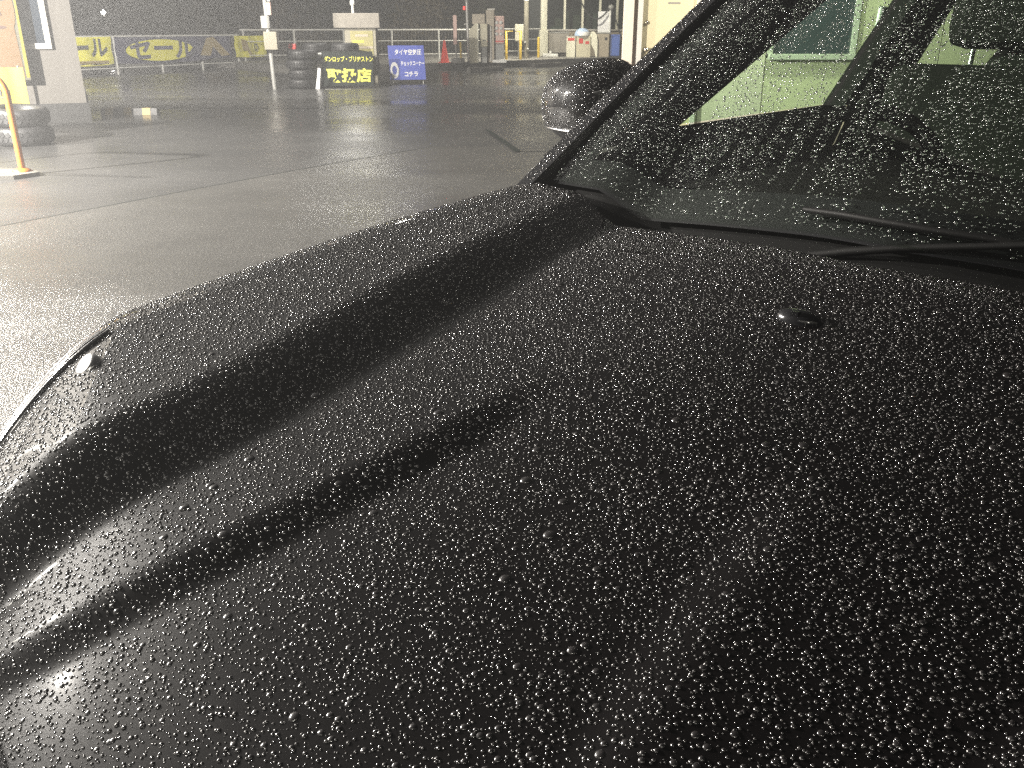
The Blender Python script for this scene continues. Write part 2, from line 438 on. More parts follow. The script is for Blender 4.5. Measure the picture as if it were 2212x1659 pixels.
# hood panel (clamshell, its edges tuck over the fenders)
HU, HV = 150, 241
def hood_point(u, v):
    q = -0.78 + 1.56 * v
    s = s_nose(q) + (s_rear(q) - s_nose(q)) * u
    return s, q, zhood(s, q)
U, V = np.meshgrid(np.linspace(0, 1, HU), np.linspace(0, 1, HV), indexing='ij')
S_, Q_, Z_ = hood_point(U, V)
b = MB(); b.grid([[pt(S_[i, j], Q_[i, j], Z_[i, j]) for j in range(HV)] for i in range(HU)])
# rolled rear and front lips
b.grid([[pt(S_[-1, j] + dx, Q_[-1, j], Z_[-1, j] - dz) for j in range(HV)] for dx, dz in ((0, 0), (.002, .003), (.001, .014), (-.02, .03))])
b.grid([[pt(S_[0, j] + dx, Q_[0, j], Z_[0, j] - dz) for j in range(HV)] for dx, dz in ((.03, .03), (-.002, .02), (0, 0))])
hood = b.build('hood', 'paint', car)
tag(hood, 'black hood panel covered with rain beads')

# bead clouds: points with normal and size, turned into round caps by geometry nodes
def bead_nodes(name, material, flat):
    ng = bpy.data.node_groups.new(name, 'GeometryNodeTree')
    ng.interface.new_socket('Geometry', in_out='INPUT', socket_type='NodeSocketGeometry')
    ng.interface.new_socket('Geometry', in_out='OUTPUT', socket_type='NodeSocketGeometry')
    N, L = ng.nodes, ng.links
    i = N.new('NodeGroupInput'); o = N.new('NodeGroupOutput')
    sp = N.new('GeometryNodeMeshUVSphere'); sp.inputs['Segments'].default_value = 14; sp.inputs['Rings'].default_value = 9; sp.inputs['Radius'].default_value = 1.0
    tf = N.new('GeometryNodeTransform'); tf.inputs['Scale'].default_value = (1, 1, flat)
    sm = N.new('GeometryNodeSetShadeSmooth'); ma = N.new('GeometryNodeSetMaterial'); ma.inputs['Material'].default_value = MATS[material]
    an = N.new('GeometryNodeInputNamedAttribute'); an.data_type = 'FLOAT_VECTOR'; an.inputs['Name'].default_value = 'bead_normal'
    asz = N.new('GeometryNodeInputNamedAttribute'); asz.data_type = 'FLOAT_VECTOR'; asz.inputs['Name'].default_value = 'bead_size'
    al = N.new('FunctionNodeAlignRotationToVector'); al.axis = 'Z'
    iop = N.new('GeometryNodeInstanceOnPoints')
    L.new(sp.outputs['Mesh'], tf.inputs['Geometry']); L.new(tf.outputs[0], sm.inputs[0]); L.new(sm.outputs[0], ma.inputs['Geometry'])
    L.new(i.outputs[0], iop.inputs['Points']); L.new(ma.outputs[0], iop.inputs['Instance'])
    L.new(an.outputs['Attribute'], al.inputs['Vector']); L.new(al.outputs[0], iop.inputs['Rotation'])
    L.new(asz.outputs['Attribute'], iop.inputs['Scale']); L.new(iop.outputs[0], o.inputs[0])
    return ng
BEADS_PAINT = bead_nodes('beads_paint', 'bead_on_paint', .72)
BEADS_GLASS = bead_nodes('beads_glass', 'bead_on_glass', .55)
def bead_cloud(pos, nrm, rad, ng, parent, label=None, squash=None):
    me = bpy.data.meshes.new('water_drops')
    pos = np.asarray(pos, np.float32); me.vertices.add(len(pos)); me.vertices.foreach_set('co', pos.ravel())
    a = me.attributes.new('bead_normal', 'FLOAT_VECTOR', 'POINT'); a.data.foreach_set('vector', np.asarray(nrm, np.float32).ravel())
    rad = np.asarray(rad, np.float32); sz = np.stack([rad, rad, rad if squash is None else rad * squash], 1)
    a = me.attributes.new('bead_size', 'FLOAT_VECTOR', 'POINT'); a.data.foreach_set('vector', sz.astype(np.float32).ravel())
    me.materials.append(MATS['bead_on_paint'] if ng is BEADS_PAINT else MATS['bead_on_glass'])
    o = bpy.data.objects.new('water_drops', me); COL.objects.link(o); o.parent = parent
    md = o.modifiers.new('beads', 'NODES'); md.node_group = ng
    o['kind'] = 'stuff'
    if label: o['label'] = label
    return o
def clear_spots(px, py, spots):
    """mask away the small beads swallowed by big drops or run-off trails"""
    keep = np.ones(len(px), bool)
    for (x, y, r) in spots: keep &= (px - x) ** 2 + (py - y) ** 2 > r * r
    return keep
def hood_beads():
    cell = .0036
    gs, gq = np.meshgrid(np.arange(0, 1.20, cell), np.arange(-.80, .80, cell), indexing='ij')
    s = (gs + rng.uniform(-.48, .48, gs.shape) * cell).ravel(); q = (gq + rng.uniform(-.48, .48, gq.shape) * cell).ravel()
    k = (np.abs(q) < .775) & (s > s_nose(q) + .004) & (s < s_rear(q) - .002) & (rng.random(len(s)) < .80)
    s, q = s[k], q[k]
    r = np.clip(rng.lognormal(math.log(.00095), .44, len(s)), .0004, .0024)
    nb = 420
    bq = rng.uniform(-.74, .74, nb); bs = s_nose(bq) + .02 + rng.random(nb) * (s_rear(bq) - s_nose(bq) - .04)
    br = np.clip(rng.lognormal(math.log(.0028), .30, nb), .0022, .0052)
    spots = [(bs[i], bq[i], br[i] * 1.55) for i in range(nb)]
    # bare oval run-off spots
    for i in range(22):
        qq = rng.uniform(-.6, .72); ss = s_nose(qq) + rng.random() * (s_rear(qq) - s_nose(qq)); spots.append((ss, qq, rng.uniform(.005, .010)))
    m = clear_spots(s, q, spots); s, q, r = s[m], q[m], r[m]
    s = np.concatenate([s, bs]); q = np.concatenate([q, bq]); r = np.concatenate([r, br])
    sq = np.where(r > .0022, .62, 1.0)
    e = .002
    dzs = (zhood(s + e, q) - zhood(s - e, q)) / (2 * e); dzq = (zhood(s, q + e) - zhood(s, q - e)) / (2 * e)
    n = np.stack([-dzs, -dzq, np.ones_like(s)], 1); n /= np.linalg.norm(n, axis=1)[:, None]
    bead_cloud(np.stack([s, q, zhood(s, q)], 1), n, r, BEADS_PAINT, hood, 'thousands of round rain beads on the hood', sq)
hood_beads()

# washer nozzle in the middle of the hood
nz = MB(); zc_ = float(zhood(.817, 0.0)); nz.lathe([(0, .010), (.008, .0095), (.016, .006), (.019, .0), (.019, -.004)], (0, 0, 0), 18)
nz.v = [(x * .75 + .817, y * 1.35, z + zc_) for x, y, z in nz.v]
nz.box((.808, 0, zc_ + .0075), (.006, .008, .006)); nz.build('washer_nozzle', 'gloss_black', hood)
# fenders and lower body sides
WS = (0.78, 3.38); WR = 0.345
def q_side(s, z):
    base = .865 - .16 * max(0, (z - .72) / .40) ** 2 * (1 if z > .72 else 0) - .05 * (max(0, .62 - z) / .35) ** 2
    base -= .30 * max(0, (.55 - s)) ** 2 / .30 * 1.2 if s < .55 else 0
    base -= .16 * max(0, s - 3.7) ** 2 / .36
    return base
def z_low(s):
    for c in WS:
        if abs(s - c) < .41: return max(.24, .33 + math.sqrt(.41 ** 2 - (s - c) ** 2))
    return .24
def side_grid(s0, s1, top, side, n=48, m=14):
    P = []
    for i in range(n + 1):
        s = s0 + (s1 - s0) * i / n; zt, qt = top(s); zl = z_low(s)
        row = []
        for j in range(m + 1):
            t = j / m; z = zl + (zt - zl) * t
            q = q_side(s, z)
            k = sst(np.array((t - .72) / .28)); q = q * (1 - k) + qt * k
            row.append((s, side * float(q), z))
        P.append(row)
    return P
def fender_top(s):
    q = .776; return float(zhood(max(s, float(s_nose(q)) + .005), q)) - .004, .782
for sd in (1, -1):
    f = MB(); f.grid(side_grid(.215, 1.24, fender_top, sd), flip=(sd < 0))
    fixn(f.build('fender', 'paint', car))
BELT = lambda s: (1.045 + .012 * (s - 1.6), .775 - .02 * max(0, s - 3.2))
def belt_top(s):
    if s < 1.62:
        t = (s - 1.243) / (1.62 - 1.243); z0, q0 = fender_top(1.24); z1, q1 = BELT(1.62); return z0 * (1 - t) + z1 * t, q0 * (1 - t) + q1 * t
    return BELT(s)
TUM = lambda z: .775 - .44 * (z - 1.045) - .12 * (z - 1.045) ** 2
WIN = {'front': [(1.61, 1.052), (2.36, 1.058), (2.44, 1.44), (2.17, 1.44)], 'rear': [(2.70, 1.066), (3.42, 1.072), (3.60, 1.40), (2.70, 1.44)]}
for sd in (1, -1):
    for nm, (s0, s1) in (('front', (1.246, 2.52)), ('rear', (2.526, 3.52))):
        d = MB(); d.grid(side_grid(s0, s1, belt_top, sd, 40), flip=(sd < 0))
        do = tag(fixn(d.build('door', 'paint', car)))
        h = MB(); hs = s1 - .17; h.tube([(hs - .10, sd * .868, .86), (hs - .08, sd * .888, .865), (hs + .07, sd * .888, .868), (hs + .09, sd * .868, .865)], .012, 8)
        h.build('handle', 'gloss_black', do)
        c4 = [Vector((s_, z_, 0)) for s_, z_ in WIN[nm]]; wb = MB(); rows = []
        for t in (0, .25, .5, .75, 1):
            row = []
            for u in (0, .33, .66, 1):
                c = c4[0].lerp(c4[3], t).lerp(c4[1].lerp(c4[2], t), u); row.append((c.x, sd * (TUM(c.y) - .012), c.y))
            rows.append(row)
        wb.grid(rows)
        wb.build('window', 'side_glass', do)
    qd = MB(); qd.grid(side_grid(3.526, 4.22, belt_top, sd, 24), flip=(sd < 0)); fixn(qd.build('quarter_panel', 'paint', car))
# upper side frame: pillar triangle, roof rail, middle and rear pillars (thick panels)
def slab(poly, sd, th=.035):
    b = MB(); n = len(poly)
    out = [(s, sd * TUM(z), z) for s, z in poly]; inn = [(s, sd * (TUM(z) - th), z) for s, z in poly]
    b.add(out + inn, [tuple(range(n)), tuple(reversed(range(n, 2 * n)))] + [(i, i + n, (i + 1) % n + n, (i + 1) % n) for i in range(n)])
    return b
PB = (1.19, .735, .985); PT = (1.86, .555, 1.505)     # foot and head of the windscreen pillar
def pillar_pt(t): return tuple(PB[i] + (PT[i] - PB[i]) * t for i in range(3))
for sd in (1, -1):
    # windscreen pillar: a bar with depth
    p = MB(); 
    sect = [(-.030, -.028), (-.022, .010), (.010, .030), (.075, .034), (.085, -.010), (.03, -.045)]
    rows = []
    for k in range(13):
        t = -.04 + 1.06 * k / 12; c = pillar_pt(t); bow = .012 * math.sin(math.pi * min(1, max(0, t)))
        rows.append([(c[0] + u * .80, sd * (c[1] + bow + v), c[2] - u * .30 + .5 * abs(v) * 0 + .0) for u, v in sect] )
    rows = [r + [r[0]] for r in rows]
    p.grid(rows, smooth=False); fixn(p.build('windscreen_pillar', 'gloss_black', car))
    slab([(1.27, 1.02), (1.61, 1.046), (2.17, 1.446), (2.06, 1.475), (1.90, 1.475)], sd, .05).build('pillar_trim', 'interior', car)
    slab([(2.06, 1.476), (2.17, 1.447), (2.44, 1.447), (2.70, 1.447), (3.60, 1.407), (3.75, 1.43), (2.6, 1.478)], sd).build('roof_rail', 'paint', car)
    slab([(2.365, 1.056), (2.69, 1.062), (2.69, 1.446), (2.445, 1.446)], sd, .06).build('middle_pillar', 'interior', car)
    slab([(3.43, 1.07), (4.15, 1.075), (3.86, 1.40), (3.62, 1.406)], sd).build('rear_pillar', 'paint', car)
# roof
rf = MB(); rows = []
for i in range(15):
    s = 1.84 + (3.92 - 1.84) * i / 14; row = []
    for j in range(17):
        q = -.565 + 1.13 * j / 16; zz = 1.505 + .055 * math.sin(math.pi * min(1, (s - 1.6) / 2.6)) - .055 * (abs(q) / .565) ** 2.5 + .02
        row.append((s - .05 * (1 - (q / .565) ** 2) * (1 - i / 14), q, zz))
    rows.append(row)
rf.grid(rows); rf.build('roof', 'paint', car)
hl = MB(); hl.grid([[(s, q, z - .03) for (s, q, z) in r] for r in rows]); hl.build('headliner', 'interior', car)
tgm = MB(); tgm.grid([[(3.92 + .34 * t, q * (1 - .1 * t + .28 * t), 1.49 - .42 * t) for q in np.linspace(-.56, .56, 7)] for t in (0, .5, 1)]); tgm.build('rear_window', 'side_glass', car)
tl = MB(); tl.grid([[(4.26 + .05 * math.sin(math.pi * t), q, 1.07 - .75 * t) for q in np.linspace(-.76, .76, 9)] for t in np.linspace(0, 1, 6)]); tl.build('tailgate', 'paint', car)
for sd in (1, -1):
    t_ = MB(); t_.bbox((4.27, sd * .66, .92), (.06, .22, .16), .02); t_.build('tail_light', 'tail_red', car)
bp_ = MB(); bp_.bbox((4.30, 0, .45), (.14, 1.56, .34), .05); bp_.build('rear_bumper', 'paint', car)

# front end: bumper skin, grille, headlights, plate
def nose_pt(q, drop, out):
    s = float(s_nose(q)); z = float(zhood(s, q)); return (s - out, q, z - drop)
fb = MB(); rows = []
for drop, out in ((.035, .0), (.08, .02), (.20, .045), (.32, .06), (.45, .05), (.56, .02)):
    rows.append([nose_pt(q, drop, out) for q in np.linspace(-.77, .77, 41)])
fb.grid(rows); fixn(fb.build('front_bumper', 'paint', car))
gr = MB(); gr.grid([[nose_pt(q, d, o) for q in np.linspace(-.42, .42, 21)] for d, o in ((.05, .03), (.16, .055), (.22, .065))]); gro = gr.build('grille', 'black_trim', car)
for k in range(4):
    d = .07 + .04 * k
    gb = MB(); gb.tube([nose_pt(q, d, .045 + .06 * d + .01) for q in np.linspace(-.40, .40, 21)], .006, 6); gb.build('grille_bar', 'chrome', gro)
hs_ = MB(); hs_.tube([(float(s_nose(q)) + .052, q, float(zhood(float(s_nose(q)) + .052, q)) + .002) for q in np.linspace(-.50, .50, 41)], .0065, 8); hs_.build('hood_trim', 'chrome', car)
for sd in (1, -1):
    qs = np.linspace(.50, .805, 15)
    def hpt(q, drop, out, sd=sd):
        s = float(s_nose(q)); z = float(zhood(s, q)); k = max(0, q - .66) / .145
        return (s - out * (1 - .3 * k) + .10 * k ** 2, sd * (q + .012 * k), z - drop + .018 * k)
    h = MB(); h.grid([[hpt(q, d, o) for q in qs] for d, o in ((.050, .004), (.09, .02), (.15, .03))]); ho = fixn(h.build('headlight', 'reflector', car))
    lp = MB(); lp.grid([[hpt(q, d, o) for q in qs] for d, o in ((.030, .004), (.06, .03), (.10, .052), (.16, .056), (.185, .045))]); fixn(lp.build('lens', 'lamp_cover', ho))
    def lpt(k, v, up, sd=sd):
        s = .172 + .20 * k + .012 * v * (1 - .75 * k); q = .640 + .045 * k - .034 * v * (1 - .65 * k)
        return (s, sd * q, float(zhood(s, q)) + up)
    ks = np.linspace(0, 1, 17)
    st = MB(); st.grid([[lpt(k, v, .0015) for k in ks] for v in np.linspace(-1, 1, 7)]); fixn(st.build('reflector_band', 'gloss_black', ho))
    st = MB(); st.grid([[lpt(k, v, .007 - .005 * abs(v) ** 3) for k in ks] for v in np.linspace(-1.04, 1.04, 9)]); fixn(st.build('corner_lens', 'lamp_cover', ho))
    for v, r_ in ((-.72, .0045), (-.25, .003), (.30, .004), (.80, .0035)):
        st = MB(); st.tube([lpt(k, v, .003) for k in ks], [r_ * (1 - .5 * k) for k in ks], 6); st.build('chrome_strip', 'chrome', ho)

# added polished dome by the far headlight, tilted to throw a lamp glint at the camera
bs_, bq_ = .315, .600; bp3 = Vector((bs_, bq_, float(zhood(bs_, bq_)) + .004))
toc = Matrix.Rotation(-TH, 3, 'Z')
def to_car(v): return toc @ (Vector(v) - Vector((-C0 * math.sin(TH), C0 * math.cos(TH), 0)))
hv = ((to_car(GLOBE) - bp3).normalized() + (to_car((0, 0, 1.25)) - bp3).normalized()).normalized()
bm_ = MB(); bm_.lathe([(0, .0016), (.006, .0014), (.011, .0009), (.015, .0001), (.0165, -.004), (.0165, -.012)], tuple(bp3), 22, hv.to_track_quat('Z', 'X').to_matrix())
bm_.build('glint_reflector', 'reflector', car)

# windscreen, frit border, cowl, wipers
def ws_base(q):
    a = np.clip(abs(q) / .735, 0, 1); s = float(s_rear(q)) + .012 + .085 * (1 - a ** 2); return np.array([s, q, float(zhood(min(s, float(s_rear(q))), q)) + .004 + .02 * (1 - a ** 2) * 0])
def ws_pt(u, t):
    """u -1..1 across, t 0..1 up"""
    b_ = ws_base(u * .705)
    tp = np.array([1.79 + .07 * u * u, u * .53, 1.535 - .03 * u * u])
    p_ = b_ * (1 - t) + tp * t
    bul = .028 * math.sin(math.pi * t) * (1 - u * u * .7)
    return p_ + np.array([-.52, 0, .85]) * bul
us = np.linspace(-1, 1, 41); ts = np.linspace(0, 1, 25)
wsb = MB(); wsb.grid([[tuple(ws_pt(u, t)) for u in us] for t in ts]); windscreen = wsb.build('windscreen', 'windscreen_glass', car)
tag(windscreen, 'raked windscreen speckled with raindrops')
fr = MB()
off = np.array([.004, 0, -.006])
for sd in (1, -1):
    fr.grid([[tuple(ws_pt(sd * u, t) + off) for u in (1.0, .965, .93 - .02 * (1 - t))] for t in ts])
fr.grid([[tuple(ws_pt(u, t) + off) for u in us] for t in (0, .03, .075)])
fr.grid([[tuple(ws_pt(u, t) + off) for u in us] for t in (.94, .97, 1)])
fr.build('border', 'frit', windscreen)
def ws_beads():
    cell = .0047
    W_, H_ = 1.36, .92
    gu, gt = np.meshgrid(np.arange(-W_ / 2, W_ / 2, cell), np.arange(0, H_, cell), indexing='ij')
    u = (gu + rng.uniform(-.48, .48, gu.shape) * cell).ravel() / (W_ / 2); t = (gt + rng.uniform(-.48, .48, gt.shape) * cell).ravel() / H_
    k = (np.abs(u) < .985) & (t > .01) & (t < .99) & (rng.random(len(u)) < .85)
    u, t = u[k], t[k]
    # run-off trails
    keep = np.ones(len(u), bool)
    for i in range(30):
        u0 = rng.uniform(-.95, .95); t0 = rng.uniform(.2, .95); wd = rng.uniform(.006, .020); sl = .05 * rng.standard_normal()
        keep &= ~((np.abs(u - u0 - sl * (t0 - t) - .008 * np.sin(t * 17 + i)) < wd * (1 + .5 * np.sin(t * 23 + i * 2.1))) & (t < t0) & (t > t0 - .15 - .6 * ((i * 37) % 10) / 10) & (rng.random(len(u)) < .86))
    keep &= ~((t < .09) & (rng.random(len(u)) < .5))
    u, t = u[keep], t[keep]
    # interpolate the surface
    G = np.array([[ws_pt(a, c) for a in us] for c in ts])
    fu = (u + 1) / 2 * (len(us) - 1); ft = t * (len(ts) - 1); iu = np.clip(fu.astype(int), 0, len(us) - 2); it = np.clip(ft.astype(int), 0, len(ts) - 2); du = (fu - iu)[:, None]; dt = (ft - it)[:, None]
    p00, p01, p10, p11 = G[it, iu], G[it, iu + 1], G[it + 1, iu], G[it + 1, iu + 1]
    pos = p00 * (1 - du) * (1 - dt) + p01 * du * (1 - dt) + p10 * (1 - du) * dt + p11 * du * dt
    n = np.cross(p01 - p00, p10 - p00); n /= np.linalg.norm(n, axis=1)[:, None]; n *= np.sign(n[:, 2])[:, None]
    r = np.clip(rng.lognormal(math.log(.00092), .42, len(u)), .00035, .0021)
    bead_cloud(pos, n, r, BEADS_GLASS, windscreen, 'fine raindrops clinging to the windscreen')
ws_beads()
cw = MB(); rows = []
for t in np.linspace(0, 1, 6):
    rows.append([tuple((1 - t) * np.array([float(s_rear(q)) - .03, q, float(zhood(float(s_rear(q)), q)) - .035]) + t * (ws_base(q) + np.array([.03, 0, -.012])) + np.array([0, 0, -.012 * math.sin(math.pi * t)])) for q in np.linspace(-.735, .735, 41)])
cw.grid(rows); fixn(cw.build('cowl', 'wiper_black', car))
def wiper(q0, u0, u1, t0, t1):
    wp = empty('wiper'); wp.parent = car
    a0 = ws_base(q0) + np.array([-.030, 0, -.034]); a1 = ws_pt((u0 + u1) / 2, (t0 + t1) / 2) + np.array([-.012, 0, .014])
    m = MB(); mid = (a0 + a1) / 2 + np.array([-.006, 0, .006]); m.tube([tuple(a0), tuple(a0 * .7 + a1 * .3 + np.array([-.004, 0, .005])), tuple(mid), tuple(a1)], [.006, .006, .005, .004], 8); m.build('arm', 'wiper_black', wp)
    m = MB(); m.tube([tuple(ws_pt(u0 + (u1 - u0) * k / 10, t0 + (t1 - t0) * k / 10) + np.array([-.005, 0, .008])) for k in range(11)], .0045, 6); m.build('blade', 'wiper_black', wp)
    m = MB(); m.lathe([(0, .008), (.009, .006), (.010, .0), (.010, -.02)], tuple(a0), 12); m.build('pivot_cap', 'black_trim', wp)
wiper(.16, -.62, .22, .014, .030)
wiper(-.40, -.95, -.60, .04, .06)

# interior
dm = MB(); rows = []
for k in range(9):
    t = k / 8; rows.append([(float(ws_base(q * .9)[0]) + .05 + (1.62 - .06 * (q / .68) ** 2 - float(ws_base(q * .9)[0])) * t, q, .955 + .055 * math.sin(math.pi * min(1, t * .9)) + .035 * t + .03 * math.exp(-((q - .36) / .18) ** 2) * sst(np.array((t - .45) / .4))) for q in np.linspace(-.70, .70, 29)])
rows.append([(1.64, q, .93) for q in np.linspace(-.70, .70, 29)]); rows.append([(1.60, q, .55) for q in np.linspace(-.70, .70, 29)])
dm.grid(rows); fixn(dm.build('dashboard', 'interior', car))
swc = Vector((1.67, .36, .945)); swr = Matrix.Rotation(R(-62), 3, 'Y')
sw = empty('steering_wheel'); sw.parent = car
m = MB(); m.tube([swc + swr @ Vector((.175 * math.cos(a), .175 * math.sin(a), 0)) for a in np.linspace(0, 2 * math.pi, 37)], .0155, 10, False); m.build('rim', 'wheel_rim_leather', sw)
m = MB(); m.bbox(tuple(swc), (.12, .16, .05), .02, swr)
for a in (0, math.pi / 2, math.pi, -math.pi / 2):
    m.tube([swc + swr @ Vector((.05 * math.cos(a), .05 * math.sin(a), 0)), swc + swr @ Vector((.18 * math.cos(a), .18 * math.sin(a), 0))], .014, 8)
m.build('hub', 'wheel_rim_leather', sw)
def seat(q, s, wq=.50):
    st = empty('seat'); st.parent = car
    m = MB(); m.bbox((s, q, .52), (.50, wq, .16), .05); m.build('cushion', 'seat_cloth', st)
    m = MB(); m.bbox((s + .30, q, .86), (.15, wq, .62), .055, Matrix.Rotation(R(14), 3, 'Y')); m.build('backrest', 'seat_cloth', st)
    m = MB(); m.bbox((s + .40, q, 1.30), (.10, .27, .20), .045, Matrix.Rotation(R(10), 3, 'Y')); m.build('headrest', 'seat_cloth', st)
    for d in (-.07, .07):
        m = MB(); m.tube([(s + .375, q + d, 1.12), (s + .39, q + d, 1.24)], .006, 6); m.build('headrest_post', 'chrome', st)
seat(.36, 2.05); seat(-.36, 2.05); seat(.36, 3.0, .66); seat(-.36, 3.0, .66)
m = MB(); m.tube([(2.42, .665, 1.30), (2.44, .69, 1.10), (2.46, .70, .80), (2.42, .70, .45)], .012, 6); m.build('seat_belt', 'galv', car)
m = MB(); m.bbox((2.3, 0, .30), (3.2, 1.5, .10), .03); m.build('floor_pan', 'interior', car)
m = MB(); m.bbox((1.76, 0, 1.40), (.04, .24, .065), .018, Matrix.Rotation(R(-15), 3, 'Y')); m.build('rear_view_mirror', 'interior', car)

# door mirrors
def door_mirror(sd):
    e = empty('door_mirror'); e.parent = car
    c = Vector((1.605, sd * .930, 1.085))
    def shell(k0, k1, grow=1.0):
        rows = []
        for i in range(k0, k1 + 1):
            ph = -math.pi / 2 + math.pi * i / 20
            row = []
            for j in range(33):
                th = 2 * math.pi * j / 32
                ex = lambda v, p: math.copysign(abs(v) ** p, v)
                x = ex(math.cos(ph) * math.cos(th), .82); y = ex(math.cos(ph) * math.sin(th), .80); z = ex(math.sin(ph), .80)
                fx = .125 if x < 0 else .035
                tap = 1 - .22 * (y * .5 + .5)      # outboard end is lower
                row.append((c.x + x * fx * grow + .03 * y, c.y + sd * y * .142 * grow, c.z + z * .105 * grow * tap + .012 * (1 - y) * .5))
            rows.append(row)
        return rows
    m = MB(); m.grid(shell(7, 20)); ho = fixn(m.build('housing', 'paint', e))
    m = MB(); m.grid(shell(0, 7, .985)); fixn(m.build('lower_cover', 'black_trim', e))
    rw = shell(7, 7, 1.012)[0]
    m = MB(); m.tube(rw[2:25] if True else rw, .0030, 6); m.build('seam_strip', 'chrome', e)
    m = MB(); m.tube([(1.60, sd * .76, 1.045), (1.60, sd * .83, 1.048), (1.60, sd * .90, 1.06)], [.035, .026, .03], 10); m.build('stalk', 'black_trim', e)
    m = MB(); m.bbox((1.632, sd * .925, 1.088), (.006, .21, .14), .002); m.build('mirror_glass', 'chrome', e)
    if sd > 0:
        rows = np.array(shell(7, 20)); A_ = rows.shape
        n = 8500; fi = rng.uniform(0, A_[0] - 1.01, n); fj = rng.uniform(0, 31.99, n); i0 = fi.astype(int); j0 = fj.astype(int); a = (fi - i0)[:, None]; b_ = (fj - j0)[:, None]
        p00, p01, p10, p11 = rows[i0, j0], rows[i0, j0 + 1], rows[i0 + 1, j0], rows[i0 + 1, j0 + 1]
        pos = p00 * (1 - a) * (1 - b_) + p01 * (1 - a) * b_ + p10 * a * (1 - b_) + p11 * a * b_
        nn = pos - np.array(c); nn /= np.array([.105, .118, .088]) ** 2; nn /= np.linalg.norm(nn, axis=1)[:, None]
        r = np.clip(rng.lognormal(math.log(.0012), .36, n), .0005, .0024)
        bead_cloud(pos, nn, r, BEADS_PAINT, ho)
door_mirror(1); door_mirror(-1)
# beads on the far windscreen pillar
def pillar_beads():
    n = 4200; t = rng.uniform(0, 1, n); k = rng.uniform(0, 2.99, n)
    out = np.array([(-.030, -.028), (-.022, .010), (.010, .030), (.075, .034)]); i = k.astype(int); fr_ = (k - i)[:, None]
    uv = out[i] * (1 - fr_) + out[i + 1] * fr_; d = out[i + 1] - out[i]
    c = np.array(PB) + (np.array(PT) - np.array(PB)) * t[:, None]
    pos = np.stack([c[:, 0] + uv[:, 0] * .80, c[:, 1] + .012 * np.sin(math.pi * t) + uv[:, 1], c[:, 2] - uv[:, 0] * .30], 1)
    nn = np.stack([-d[:, 1] * .8, d[:, 0], np.abs(d[:, 1]) * .3 + .008], 1); nn /= np.linalg.norm(nn, axis=1)[:, None]
    r = np.clip(rng.lognormal(math.log(.0012), .35, n), .0005, .0022)
    bead_cloud(pos, nn, r, BEADS_PAINT, car)
pillar_beads()
# wheels
def wheel(s, sd):
    e = empty('wheel', (s, sd * .74, WR)); e.parent = car
    rt = Matrix.Rotation(R(90), 3, 'X')
    m = MB(); m.lathe([(.22, -.10), (.30, -.11), (.335, -.095), (.345, -.05), (.345, .05), (.335, .095), (.30, .11), (.22, .10)], (0, 0, 0), 40, rt); m.build('tyre', 'rubber', e)
    m = MB(); m.lathe([(.0, .06), (.05, .065), (.06, .05), (.20, .03), (.22, .09), (.225, .10), (.22, -.1)], (0, 0, 0), 30, Matrix.Rotation(R(-90 * sd), 3, 'X')); m.build('rim', 'alloy', e)
for s in WS:
    for sd in (1, -1): wheel(s, sd)

# ------------------------------------------------------------------ tyre shop wall (grey-beige) with its things
ts_ = thing('tyre_shop', 'grey-beige plastered building corner with black plinth and framed window', 'building', (-6.05 - 3.56 * math.cos(R(25)), 13.1 - 3.56 * math.sin(R(25)), 0), R(25))
m = MB(); m.box((0, 2.0, 2.14), (7.1, 4.0, 3.76)); m.build('wall', 'plaster_left', ts_)
m = MB(); m.box((0, 2.0, .13), (7.16, 4.06, .26)); m.build('plinth', 'plinth_black', ts_)
m = MB(); m.box((0, 2.0, 4.10), (7.5, 4.4, .16)); m.build('roof', 'kiosk_slab', ts_)
wn = empty('window'); wn.parent = ts_
m = MB(); m.box((2.25, -.012, 1.75), (1.84, .02, 1.40)); m.build('pane', 'pane_dark', wn)
m = MB()
for c_, d_ in (((3.20, -.03, 1.75), (.07, .06, 1.54)), ((1.3, -.03, 1.75), (.07, .06, 1.54)), ((2.25, -.03, 1.015), (1.83, .058, .07)), ((2.25, -.03, 2.485), (1.83, .058, .07)), ((2.25, -.028, 1.75), (.045, .05, 1.40))): m.box(c_, d_)
m.build('frame', 'frame_white', wn)

# portrait board with a plain generic face, and the yellow sheet under it
pb = thing('portrait_board', 'tall printed board with a large face beside the tyre shop window', 'board', (-7.00, 12.42, 0), R(25))
m = MB(); m.box((0, 0, 1.45), (1.0, .03, 1.72)); m.build('panel', 'poster_pale', pb)
def disc(cx_, cz_, rx, rz, y, n=28, cut=None):
    return [(cx_ + rx * math.cos(2 * math.pi * k / n), cz_ + rz * math.sin(2 * math.pi * k / n)) for k in range(n)]
def flat(name, poly, y, mt, parent, th=.004):
    m = MB(); m.prism(poly, y, y - th, axis='y'); return fixn(m.build(name, mt, parent))
fx_ = .20
def sh_(poly): return [(u + fx_, v) for u, v in poly]
flat('hair', sh_(disc(.05, 1.95, .32, .34, 0)), -.0155, 'poster_dark', pb)
flat('neck', sh_([(-.15, .62), (.24, .62), (.22, 1.25), (-.10, 1.25)]), -.0175, 'skin_print', pb)
fc_ = flat('face', sh_(disc(.02, 1.48, .24, .42, 0)), -.0195, 'skin_print', pb)
flat('shade', sh_([(-.21, 1.42), (-.14, 1.18), (-.02, 1.10), (-.05, 1.35), (-.02, 1.55), (-.10, 1.78), (-.20, 1.62)]), -.0240, 'skin_shade', fc_)
flat('brow', sh_([(.02, 1.645), (.21, 1.66), (.21, 1.685), (.02, 1.68)]), -.0240, 'skin_shade', fc_)
flat('eye', sh_(disc(.12, 1.595, .055, .018, 0)), -.0240, 'ink', fc_)
